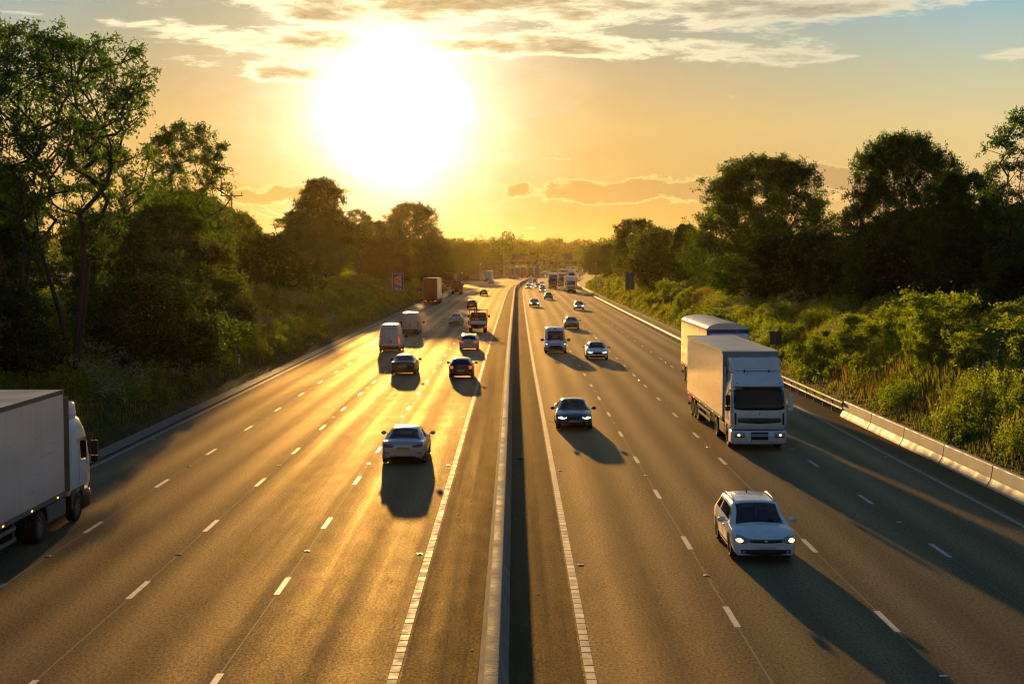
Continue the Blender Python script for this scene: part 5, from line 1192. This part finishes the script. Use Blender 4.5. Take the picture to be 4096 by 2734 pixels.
def crown_points(rg, n, prof, shell=.55, lm_=1.0, tb=1.0):
    """points inside a lumpy crown; prof(t) -> radius (0..1) at relative height t"""
    out = []
    while len(out) < n:
        t = rg.random()**tb; a = rg.random()*2*PI; r = math.sqrt(rg.random())*(1-shell)+shell*rg.random()**.35
        lump = lm_*(.62+.85*float(vnoise(a*1.9+7, t*4.5+11)))+(1-lm_)+.10*math.sin(3*a+5*t)
        rr = prof(t)*lump*min(r, 1.0); out.append((rr*math.cos(a), rr*math.sin(a), t))
    return np.array(out)
def grow(rg, targets, base_h, trunkp, upr=.15, jitter=.08, step=1.0, up=.35):
    """join every target to the nearest point of the growing branch system"""
    N = [np.array(p, float) for p in trunkp]; par = [-1]+list(range(len(trunkp)-1)); 
    order = np.argsort(np.linalg.norm(targets-np.array([0, 0, base_h]), axis=1))
    tips = []
    for i in order:
        T = targets[i]; A = np.array(N); d = T-A; dist = np.linalg.norm(d, axis=1)
        cost = dist + np.where(d[:, 2] < upr*dist, 2.0*(upr*dist-d[:, 2]), 0) + .10*np.linalg.norm(A[:, :2], axis=1)*0
        cost[A[:, 2] < base_h] += 50
        j = int(np.argmin(cost)); n = max(1, int(dist[j]/step)); prev = j; P0 = A[j]; L = dist[j]
        off = rg.normal(size=3)*jitter*L*.35; off[2] = abs(off[2])*-.6 - up*L*.12
        for k in range(1, n+1):
            t = k/n; p = P0+(T-P0)*t+off*4*t*(1-t)*.6+(rg.normal(size=3)*.05*step if k < n else 0)
            N.append(p); par.append(prev); prev = len(N)-1
        tips.append(prev)
    return np.array(N), np.array(par), tips
def tube_mesh(N, par, rmin, power, rmax=None, sides=5, minr=0.0):
    n = len(N); ch = np.zeros(n); area = np.zeros(n)
    cnt = np.zeros(n, int)
    for i in range(1, n): cnt[par[i]] += 1
    area[cnt == 0] = rmin**power
    for i in range(n-1, 0, -1):
        area[par[i]] += area[i]
    r = area**(1/power)
    if rmax: r = r*(rmax/r.max()) if r.max() > 0 else r; r = np.maximum(r, rmin)
    V = []; F = []; idx = np.arange(1, n); idx = idx[r[idx] >= minr]
    a = N[par[idx]]; b = N[idx]; d = b-a; d /= np.linalg.norm(d, axis=1, keepdims=True)+1e-9; x, y = ortho(d)
    ra = np.minimum(r[par[idx]], r[idx]*1.35); rb = r[idx]; m = len(idx)
    t = np.arange(sides)*2*PI/sides; c, s = np.cos(t), np.sin(t)
    ring = lambda p, rad: p[:, None, :]+rad[:, None, None]*(x[:, None, :]*c[None, :, None]+y[:, None, :]*s[None, :, None])
    V = np.concatenate([ring(a, ra), ring(b+d*rb[:, None]*.3, rb)], 1).reshape(-1, 3); base = np.arange(m)[:, None]*2*sides; k = np.arange(sides); q = (k+1) % sides
    F = np.stack([base+k, base+q, base+sides+q, base+sides+k], -1).reshape(-1, 4)
    return V, F, r
LF = {'ash': leaf_mat('ash_leaves', (.022, .056, .008), (.065, .125, .016), .52), 'dense': leaf_mat('broad_leaves', (.016, .046, .006), (.052, .105, .012), .45),
      'dark': leaf_mat('dark_leaves', (.012, .032, .006), (.040, .075, .010), .38), 'hedge': leaf_mat('scrub_leaves', (.020, .046, .008), (.075, .105, .016), .46),
      'light': leaf_mat('light_leaves', (.08, .12, .018), (.17, .20, .040), .62)}
def tree_proto(seed, H, W, base, prof, clumps, leaves, leaf, lm, rmax=.3, clump_r=.75, trunks=1, power=2.2, twig=.018, lean=0, shell=.55, drape=.3, minr=0.0, flat=.7, tb=1.0, upr=.15):
    rg = np.random.default_rng(seed); random.seed(seed)
    T = crown_points(rg, clumps, prof, shell, 1.0, tb); T = T*np.array([W/2, W/2, H-base]); T[:, 2] += base
    Vs = []; Fs = []; nb = 0; tipP = []; near = []
    grp = np.zeros(len(T), int)
    if trunks > 1:
        cen = [(W*.17*math.cos(2*PI*i/trunks+seed), W*.17*math.sin(2*PI*i/trunks+seed)) for i in range(trunks)]
        grp = np.argmin([np.hypot(T[:, 0]-c[0], T[:, 1]-c[1]) for c in cen], axis=0)
    for g in range(trunks):
        sel = T[grp == g]
        if not len(sel): continue
        tgt = sel[:, :2].mean(0)*.6 if trunks > 1 else np.array([lean, 0]); hb = base+(H-base)*.22
        x0 = np.array([0, 0.])+ (tgt*.12 if trunks > 1 else 0); tp = []
        for k in range(9):
            t = k/8; wob = .05*np.array([math.sin(5*t+seed+g), math.cos(4*t+g)])*t*3
            tp.append(np.array([*(x0+(tgt-x0)*t**1.4+wob), hb*t]))
        N, par, tips = grow(rg, sel, base*.75, tp, upr)
        V, F, r = tube_mesh(N, par, twig, power, rmax/(trunks**.4), minr=minr); Vs.append(V); Fs.append(F+nb); nb += len(V); tipP.append(N[tips])
        th = r < twig*2.6; near.append(N[th])
    tips = np.concatenate(tipP); thin = np.concatenate(near)
    tr = (np.concatenate(Vs), np.concatenate(Fs))
    k = rg.integers(0, len(tips), leaves); k2 = rg.integers(0, len(thin), leaves//5)
    # each clump breaks into several sprays
    sub = tips[:, None, :]+rg.normal(size=(len(tips), 7, 3))*np.array([1, 1, flat])*clump_r*.62; j = rg.integers(0, 7, leaves)
    P = sub[k, j]+rg.normal(size=(leaves, 3))*np.array([1, 1, .8])*clump_r*.26
    P = np.concatenate([P, thin[k2]+rg.normal(size=(len(k2), 3))*.22])
    V, F = leaf_quads(rg, P, leaf, drape)
    tone = np.clip(.5+.28*rg.normal(size=len(F))+ .35*(vnoise(P[:, 0]*.6+seed, P[:, 2]*.6+P[:, 1]*.4)-.5), 0, 1)
    return tr, (V, F, tone), lm
def make_tree(name, pr, label, cat, loc, rz=0, sc=(1, 1, 1), group=None):
    root = empty(name, loc, rz); root.scale = sc; tag(root, label, cat, group)
    (tv, tf), (lv, lf, tone), lm = pr
    mesh_np('trunk', tv, tf, MT['bark'], parent=root, smooth=True); mesh_np('crown', lv, lf, LF[lm], parent=root, tone=tone)
    return root
_used = {}
def plant(kind, label, x, s, H=None, rz=0, wide=1.0, cat='tree', group=None, name=None, dz=-.25, tone=None):
    pr, h0, nm = PROTO[kind]; sc = (H/h0 if H else 1); S3 = (sc*wide, sc*wide, sc); loc = (x, s, float(gz(x, s))+dz)
    if kind not in _used: r = make_tree(name or nm, pr, label, cat, loc, rz, S3, group); _used[kind] = r; return r
    r = copy_tree(_used[kind]); r.location = loc; r.rotation_euler = (0, 0, rz); r.scale = S3; r['label'] = label; r['category'] = cat
    if 'group' in r: del r['group']
    if group: r['group'] = group
    if name: r.name = name
    return r
fan = lambda t: (.35+1.05*t if t < .45 else .82+.4*(t-.45)/.25*.6 if t < .7 else max(.06, 1.06*math.sqrt(max(0, 1-((t-.7)/.33)**2))))
rnd = lambda t: math.sqrt(max(.02, 1-((t-.45)/.56)**2))
low = lambda t: math.sqrt(max(.02, 1-((t-.36)/.66)**2))
wideb = lambda t: (.75+.5*t if t < .4 else math.sqrt(max(.02, 1-((t-.4)/.62)**2))*.97)
dome = lambda t: math.sqrt(max(.01, 1-(t)**2.2))
PROTO = {
 'ash_a': (tree_proto(11, 19.0, 9.6, 4.6, fan, 300, 19500, .20, 'ash', .21, .44, trunks=3, shell=.66, tb=.45, upr=.42), 19.0, 'ash_tree'),
 'ash_b': (tree_proto(23, 16.0, 9.0, 3.2, wideb, 250, 17500, .22, 'ash', .17, .44, trunks=2, shell=.62, tb=.6, upr=.4), 16.0, 'ash_tree'),
 'oak': (tree_proto(31, 16.0, 17.0, .4, low, 720, 95000, .27, 'dense', .42, .80, shell=.45, drape=.1), 16.0, 'broadleaf_tree'),
 'mid': (tree_proto(47, 13.0, 11.0, 1.8, rnd, 330, 48000, .25, 'dense', .3, .66, shell=.5, drape=.2), 13.0, 'broadleaf_tree'),
 'ivy': (tree_proto(53, 14.0, 9.0, .6, lambda t: .7+.5*t if t < .5 else math.sqrt(max(.02, 1-((t-.5)/.52)**2))*.95, 300, 52000, .30, 'dense', .3, .72, shell=.35, drape=.2), 14.0, 'ivy_covered_tree'),
 'bush': (tree_proto(61, 4.6, 6.4, .2, dome, 150, 24000, .18, 'hedge', .10, .50, shell=.45, drape=.1, twig=.012), 4.6, 'bush'),
 'bush2': (tree_proto(67, 5.6, 6.0, .2, lambda t: dome(t)*(.9+.2*math.sin(9*t)), 170, 30000, .22, 'dark', .12, .55, shell=.4, drape=.1, twig=.012), 5.6, 'bush'),
 'spray': (tree_proto(83, 2.6, 2.6, .3, lambda t: .55+.5*t if t < .7 else .9, 55, 6500, .13, 'light', .04, .24, trunks=3, shell=.5, drape=-.3, twig=.008, upr=.7), 2.6, 'shrub'),
 'shrub': (tree_proto(71, 2.4, 3.0, .1, lambda t: dome(t)*(.75+.45*math.sin(13*t+1)**2), 60, 8000, .12, 'light', .05, .26, shell=.4, drape=-.1, twig=.008), 2.2, 'shrub'),
}
U = lambda u, s: (u-2048)/5803*s - .00104*s      # (only used here to note measured bearings as world x)
# ---- left bank
plant('ash_a', 'tall airy ash with a leaning trunk at the far left, sky showing through its limbs', -23.1, 76, 17.9, .6)
plant('ash_a', 'second tall airy ash, cut by the left frame edge', -27.0, 79, 17.6, 2.6)
plant('ivy', 'dark leafy tree at the left frame edge below the airy ashes', -31.6, 84, 10.5, 1.0)
plant('ash_b', 'rounded airy ash with open branches standing next to the power pole', -29.2, 130, 16.6, .3)
plant('ash_b', 'slim airy tree between the tall ashes and the rounded ash', -30.6, 108, 13.2, 2.2, .8)
plant('ivy', 'domed tree with ivy clad stem right below the sun glow', -38.5, 292, 19.0, .5, 1.0)
plant('ash_b', 'thin open tree between the two domed trees under the sun', -32.0, 300, 14.4, 1.9, .95)
plant('oak', 'broad domed tree nearest the left edge of the road under the sun', -26.3, 372, 19.6, .9, .80)
plant('ivy', 'dark tree filling the gap between the two domed trees', -31.5, 330, 13.0, 2.2, 1.3)
plant('ivy', 'dark tree in front of the domed tree with the ivy clad stem', -41.5, 280, 12.0, 4.2, 1.3)
plant('mid', 'lower tree leaning to the road at the right of the broad domed tree', -21.5, 392, 13.0, 2.0)
plant('mid', 'green tree behind the refuge area left of the far white box lorry', -22.0, 470, 13.5, 1.2)
plant('mid', 'second green tree behind the refuge area, nearer the gantry', -17.5, 560, 13.5, 2.7)
plant('mid', 'small rounded tree on the left skyline beyond the power pole', -62.0, 330, 13.6, .2, .5)
bl = 'bushes along the left bank'
LB = [(-22.6, 88, 5.5, 'bush'), (-24.3, 97, 6.0, 'bush'), (-28.0, 100, 7.4, 'bush2'), (-25.8, 112, 7.2, 'bush'), (-28.8, 120, 8.2, 'bush'), (-24.6, 127, 5.0, 'bush2'), (-27.0, 141, 7.6, 'bush'), (-31.5, 146, 9.4, 'bush'),
      (-24.8, 154, 5.0, 'bush'), (-28.6, 166, 7.8, 'bush2'), (-34.5, 172, 9.6, 'bush'), (-25.2, 180, 5.2, 'bush'), (-29.6, 192, 7.0, 'bush'), (-36.5, 205, 8.6, 'bush2'), (-25.6, 212, 5.0, 'bush'), (-30.0, 226, 7.5, 'bush'),
      (-25.0, 246, 5.8, 'bush2'), (-30.5, 256, 8.5, 'bush'), (-24.8, 272, 6.0, 'bush'), (-34.0, 270, 9.0, 'bush2'), (-25.5, 302, 7.5, 'bush'), (-23.4, 325, 6.5, 'bush2'), (-27.5, 330, 8.5, 'bush'), (-41.5, 240, 8.0, 'bush'), (-46.0, 262, 7.5, 'bush2'), (-52.0, 282, 7.6, 'bush'),
      (-25.5, 72, 4.4, 'bush2'), (-29.5, 68, 6.0, 'bush2'), (-33.0, 90, 8.5, 'bush2'), (-32.5, 76, 7.0, 'bush2'), (-27.4, 62, 4.6, 'bush')]
BN = ['under the tall ashes', 'below the slim airy tree', 'below the rounded ash', 'near the power pole', 'above the vans', 'beyond the vans', 'near the blue telephone sign', 'under the domed trees', 'at the left frame edge']
for i, (x, s, h, k) in enumerate(LB):
    if 120 < s < 290 and x > -29: continue
    elif s > 135: x -= 2.5
    where = ('at the left frame edge' if x/s < -.37 else 'under the tall ashes' if s < 100 else 'below the rounded ash' if s < 145 else 'beside the power pole' if s < 200 else 'left of the telephone sign' if s < 262 else 'below the domed trees')
    size = 'low' if h < 5.4 else 'tall' if h > 8 else 'medium'
    tex = 'dark' if k == 'bush2' else 'yellow-green'
    if h >= 7.4:
        plant('mid', '%s scrubby tree %s, %d metres along the left bank' % (tex, where, s), x, s, h*1.12, i*1.9, .95, 'tree', 'low trees along the left bank', 'scrub_tree'); continue
    plant(k, '%s %s bush %s, %d metres along the left bank' % (size, tex, where, s), x, s, h, i*1.7, 1.05 if i % 2 else 1.2, 'bush', bl)
# ---- right bank
plant('oak', 'big dark spreading tree on the right bank behind the lorries', 28.4, 166, 15.2, .4, 1.02)
plant('oak', 'broad rounded tree with sky showing under its crown, right of the big dark tree', 32.4, 121, 13.4, 2.3, .72)
plant('ash_b', 'airy tree cut by the right frame edge, tallest at the right', 33.2, 92, 12.6, 1.3, 1.0)
plant('mid', 'bright leafed tree between the rounded tree and the right edge tree', 31.8, 103, 9.3, 1.0, .8)
plant('mid', 'rounded dark tree farthest along the right bank', 25.3, 300, 13.0, .4, .95)
plant('ivy', 'dense tree on the right bank just left of the big dark tree', 27.5, 232, 9.6, 1.7, .85)
plant('bush', 'bushy light green tree behind the dark sign back on the right bank', 26.2, 262, 9.5, .7, 1.0, 'tree', name='small_tree')
br = 'bushes along the right bank'
RB = [(24.8, 172, 5.4, 'bush'), (27.5, 150, 6.5, 'bush2'), (31.0, 148, 6.2, 'bush2'), (33.2, 136, 5.8, 'bush2'), (29.6, 133, 5.0, 'bush2'), (36.0, 124, 6.6, 'bush2'), (30.6, 116, 4.6, 'bush2'), (34.5, 112, 5.8, 'bush2'), (32.0, 100, 4.8, 'bush2'),
      (35.5, 100, 6.0, 'bush'), (31.2, 90, 4.2, 'bush2'), (34.5, 86, 5.6, 'bush2'), (38.0, 140, 7.0, 'bush2'), (30.8, 78, 3.9, 'bush'), (32.6, 72, 5.2, 'bush'), (42.0, 128, 7.0, 'bush2'), (38.5, 109, 6.4, 'bush2'),
      (27.6, 250, 7.5, 'bush'), (24.6, 262, 6.0, 'bush2'), (23.6, 285, 5.6, 'bush'), (28.8, 330, 9.0, 'bush2'), (24.5, 345, 6.5, 'bush'), (27.5, 380, 9.5, 'bush'), (24.4, 395, 5.6, 'bush2'), (27.6, 425, 8.5, 'bush2'), (26.5, 470, 8.0, 'bush'), (30.5, 520, 9.0, 'bush2'), (35.0, 575, 9.0, 'bush'), (39.0, 625, 9.5, 'bush2'), (29.8, 200, 7.0, 'bush2'), (33.0, 215, 8.0, 'bush2')]
for i, (x, s, h, k) in enumerate(RB):
    if 150 < s < 420: x += 4.2
    if 160 < s < 290 and x < 29.5: continue
    where = ('at the right frame edge' if x/s > .385 else 'below the rounded tree' if s < 130 else 'below the big dark tree' if s < 185 else 'behind the dark sign back' if s < 265 else 'behind the camera pole' if s < 400 else 'beside the gantry end')
    size = 'low' if h < 5.4 else 'tall' if h > 8 else 'medium'
    tex = 'dark' if k == 'bush2' else 'yellow-green'
    if h >= 7.4:
        plant('mid', '%s scrubby tree %s, %d metres along the right bank' % (tex, where, s), x, s, h*1.12, i*1.9, .95, 'tree', 'low trees along the right bank', 'scrub_tree'); continue
    plant(k, '%s %s bush %s, %d metres along the right bank' % (size, tex, where, s), x, s, h, i*1.3, 1.05 if i % 2 else 1.2, 'bush', br)
sh = 'small sunlit shrubs on the banks'
SB = [(22.6, 96, 2.6, 'pale flowering shrub above the big white lorry trailer'), (24.3, 92, 2.3, 'pale flowering shrub right of the square sign back'), (21.4, 100, 2.0, 'small shrub beside the square sign back'), (22.8, 82, 1.9, 'rounded shrub above the guard rail end'), (26.6, 78, 2.3, 'light shrub high on the bank over the precast blocks'), (25.0, 69, 2.4, 'leafy shrub near the right frame edge'), (22.0, 62, 1.6, 'low shrub just behind the middle precast blocks'),
      (22.4, 206, 3.0, 'round sunlit shrub below the light green tree'), (21.6, 186, 2.6, 'sunlit shrub left of the big dark tree'), (21.3, 152, 1.7, 'shrub on the slope above the curved lorry roof'), (20.6, 130, 1.3, 'small weed clump by the kerb before the curved roof lorry'),
      (-21.3, 96, 2.3, 'white flowering shrub low on the left bank'), (-22.2, 112, 2.5, 'white flowering shrub behind the marker post'), (-20.7, 84, 1.5, 'bright yellow-green shrub near the left lorry cab'), (-21.0, 140, 1.8, 'low shrub on the left verge across from the vans'), (-20.9, 262, 2.6, 'sunlit shrub beside the red box lorry')]
SB += [(20.9, 88, 1.7, 'upright leafy spray of shrub just behind the steel guard rail'), (23.4, 74, 2.0, 'loose upright shrub halfway up the bank over the first precast blocks'), (21.2, 67, 1.3, 'small upright shrub right behind the second precast block'), (24.6, 84, 2.8, 'tall loose shrub on the slope between the two lorry mirrors and the bushes'), (27.5, 90, 2.6, 'loose light shrub below the dark bushes on the right bank'), (21.0, 116, 1.8, 'upright shrub just left of the square sign back'), (23.0, 128, 2.4, 'loose shrub on the slope behind the curved roof lorry')]
for i, (x, s, h, lab) in enumerate(SB): plant('spray' if i % 2 or i > 15 else 'shrub', lab, x, s, h*(1.1 if i % 2 else .85), i*1.1, (1.5, .9, 1.15, .8, 1.3)[i % 5], 'shrub', sh)

# ---- field layer on the banks
def blades(rg, P, h, w, lean=.35, segs=2):
    n = len(P); a = rg.random(n)*2*PI; side = np.stack([np.cos(a), np.sin(a), np.zeros(n)], 1); b = rg.random(n)*2*PI
    le = np.stack([np.cos(b), np.sin(b), np.zeros(n)], 1)*(rg.random(n)*lean)[:, None]; H = (h*(.5+.9*rg.random(n)))[:, None] if np.isscalar(h) else (h*(.6+.7*rg.random(n)))[:, None]
    up = np.array([0, 0, 1.]); m = P+up*H*.55+le*H*.35; t = P+up*H*(1-.25*np.linalg.norm(le, axis=1, keepdims=True))+le*H
    W = w*(.7+.6*rg.random(n))[:, None]
    V = np.stack([P-side*W/2, P+side*W/2, m+side*W*.4, t, m-side*W*.4], 1).reshape(-1, 3); k = np.arange(n)*5
    F = np.concatenate([np.stack([k, k+1, k+2, k+4], 1), np.stack([k+4, k+2, k+3, k+3], 1)])
    return V, F
def scatter(rg, n, x0, x1, s0, s1, powr=1.5, side=1):
    """more plants near the camera; offset from the verge edge"""
    u = rg.random(n); s = s0+(s1-s0)*u**powr; d = x0+(x1-x0)*rg.random(n)
    e = np.where(side > 0, RE+.05, 0)+0*s if side > 0 else ledge(s)-.05
    o = e+d*side; x = o+cx(s); return x, s, gz(x, s), d
mgrass = leaf_mat('grass_blades', (.075, .105, .018), (.17, .16, .045), .55, (2.2, 2.1, .45)); mstraw = leaf_mat('seed_heads', (.22, .16, .055), (.34, .26, .10), .5, (1.5, 1.3, .5)); mweed = leaf_mat('weed_leaves', (.06, .10, .014), (.17, .20, .032), .62)
mflow = leaf_mat('white_umbels', (.22, .24, .16), (.40, .41, .32), .3, (1.1, 1.1, .8))
def tri_clean(V, F):
    q = F[F[:, 2] != F[:, 3]]; t = F[F[:, 2] == F[:, 3]]
    return q, t
def field(side, seed, n_g, n_w, n_s, n_f, s0, s1, depth):
    rg = np.random.default_rng(seed); nm = 'right' if side > 0 else 'left'
    x, s, z, d = scatter(rg, n_g, 0, depth, s0, s1, 1.6, side)
    hh = .18+.42*sm((d-.3)/2.5)*(.4+1.2*vnoise(x*.35, s*.35)); P = np.stack([x, s, z-.03], 1); sc = (1+np.clip(s-60, 0, 400)/150)
    V, F = blades(rg, P, hh, .035*sc[:, None]); tone = np.clip(vnoise(x*.2+3, s*.2)*1.2-.1+.2*rg.normal(size=n_g), 0, 1)
    o = mesh_np('grass', V, F, mgrass, tone=np.tile(tone, 2)); tag(o, 'rough grass covering the %s bank' % nm, 'grass', None, 'stuff')
    # weeds: upright leafy stems in patches
    x, s, z, d = scatter(rg, n_w*3, .8, depth, s0, s1, 1.7, side); keep = (vnoise(x*.45+9, s*.33)+.25*vnoise(x*1.7, s*1.7)) > .50+.25*(d < 1.5)+.30*sm((s-120)/60); keep[np.cumsum(keep) > n_w] = False
    x, s, z = x[keep], s[keep], z[keep]; n = len(x); hh = (.35+1.25*vnoise(x*.6+2, s*.6+1)*rg.random(n)**.5); L = 26
    t = rg.random((n, L)); sc = (1+np.clip(s-60, 0, 400)/130)[:, None]
    P = np.stack([x[:, None]+rg.normal(size=(n, L))*.10*(1.25-t), s[:, None]+rg.normal(size=(n, L))*.10*(1.25-t), z[:, None]+hh[:, None]*t], -1).reshape(-1, 3)
    V, F = leaf_quads(rg, P, .11, -.1, .42); 
    sizes = np.repeat(sc, L, 1).reshape(-1); V = (P[:, None, :]+(V.reshape(-1, 4, 3)-P[:, None, :])*sizes[:, None, None]**.9).reshape(-1, 3)
    tone = np.repeat(np.clip(vnoise(x*.8, s*.8)+.2*rg.normal(size=n), 0, 1), L)
    o = mesh_np('weeds', V, F, mweed, tone=tone); tag(o, 'leafy weeds and nettles on the %s bank' % nm, 'weeds', None, 'stuff')
    # straw coloured seed heads
    x, s, z, d = scatter(rg, n_s*3, 1.5, depth, s0, s1, 1.5, side); keep = vnoise(x*.3+21, s*.22+4) > .56; keep[np.cumsum(keep) > n_s] = False; x, s, z = x[keep], s[keep], z[keep]; n = len(x)
    P = np.stack([x, s, z], 1); V, F = blades(rg, P, .95, .03, .5); o = mesh_np('seed_grass', V, F, mstraw, tone=np.tile(rg.random(n), 2)); tag(o, 'tall straw coloured seeding grass on the %s bank' % nm, 'grass', None, 'stuff')
    # umbels
    x, s, z, d = scatter(rg, n_f*6, 1.2, min(depth, 8), s0, min(s1, 170), 1.2, side); keep = vnoise(x*.4+33, s*.16+8) > .70; keep[np.cumsum(keep) > n_f] = False; x, s, z = x[keep], s[keep], z[keep]; n = len(x)
    if n:
        L = 14; hgt = .8+.7*rg.random(n); P = np.stack([x[:, None]+rg.normal(size=(n, L))*.16, s[:, None]+rg.normal(size=(n, L))*.16, (z+hgt)[:, None]+rg.normal(size=(n, L))*.10], -1).reshape(-1, 3)
        V, F = leaf_quads(rg, P, .085, -.2, .9); o = mesh_np('wild_flowers', V, F, mflow, tone=rg.random(len(F))); tag(o, 'white cow parsley flowers on the %s bank' % nm, 'flowers', None, 'stuff')
field(1, 101, 170000, 22000, 18000, 350, 44, 420, 17)
field(-1, 202, 170000, 19000, 6000, 450, 52, 420, 24)

# ---- far woods
def wood(name, seed, rows, label, leaf, lm, per=900):
    rg = np.random.default_rng(seed); P = []; T = []
    for x, s, h, w_ in rows:
        n = int(per*(.6+w_/14)); a = rg.random(n)*2*PI; t = rg.random(n)**.7; lump = .8+.4*vnoise(a*1.9+x, t*5+s)
        r = np.sqrt(np.clip(1-((t-.35)/.68)**2, .02, 1))*w_/2*lump*(rg.random(n)**.25)
        P.append(np.stack([x+r*np.cos(a), s+r*np.sin(a), float(gz(x, s))-.5+t*h*lump], 1)); T.append(np.full(n, rg.random())+.15*rg.normal(size=n))
    P = np.concatenate(P); V, F = leaf_quads(rg, P, leaf, .1, .8); o = mesh_np(name, V, F, LF[lm], tone=np.clip(np.concatenate(T), 0, 1)); tag(o, label, 'woodland', None, 'stuff'); return o
rg = np.random.default_rng(5)
rows = []
for s in (800, 850, 910, 980):
    for x in np.arange(-150, 190, 9.5):
        xx = x+rg.normal()*3; o_ = xx-float(cx(s))
        if -24 < o_ < 26 and s < 900: continue
        rows.append((xx, s+rg.normal()*15, 11+5*float(vnoise(x*.03+s, 4.))+rg.random()*3+ (4 if -10 < x < 25 else 0), 13))
for s in (640, 700, 740):
    for x in np.concatenate([np.arange(-120, -24, 10), np.arange(27, 60, 9)]):
        xx = x+float(cx(s)); rows.append((xx+rg.normal()*2, s+rg.normal()*10, 8+5*rg.random(), 11))
for s in (430, 520, 590):
    for x in np.arange(-120, -32, 11): rows.append((x+float(cx(s))+rg.normal()*2, s+rg.normal()*12, 8+4*rg.random(), 11))
wood('woodland', 9, rows, 'mass of trees closing the view behind the gantry', .9, 'dense', 800)
rows = []
for s in np.arange(1300, 3400, 120):
    half = s*.42
    for x in np.arange(-half, half, 26+s*.012):
        if vnoise(x*.006+s*.01, s*.004) > .42: rows.append((x+rg.normal()*9, s+rg.normal()*50, 10+8*rg.random(), 24+s*.006))
wood('distant_woodland', 10, rows, 'wooded ridges on the horizon', 3.2, 'dark', 260)
rows = []
for s in (330, 400, 470, 540):
    for x in np.arange(-150, -60, 12): rows.append((x+rg.normal()*3, s+rg.normal()*15, 7+4*rg.random(), 13))
wood('hedgerow_trees', 12, rows, 'tree line on the left skyline beyond the power poles', .8, 'hedge', 700)

# ================================================================== AIR
xs0, xs1, ys0, ys1, z0, z1 = -2750, 3600, -110, 3700, -12, 72
m = MB(); m.box(xs0, xs1, ys0, ys1, z0, z1); hm = bpy.data.materials.new('evening_haze'); hm.use_nodes = True; t = NT(hm.node_tree); t.n.clear()
pv = t.new('ShaderNodeVolumePrincipled'); pv.inputs['Color'].default_value = (1.0, .74, .34, 1); pv.inputs['Density'].default_value = HAZE; pv.inputs['Anisotropy'].default_value = .82
o_ = t.new('ShaderNodeOutputMaterial'); t.l.new(pv.outputs[0], o_.inputs['Volume'])
hz = m.build('haze', hm); tag(hz, 'thin golden evening haze', 'haze', None, 'stuff')
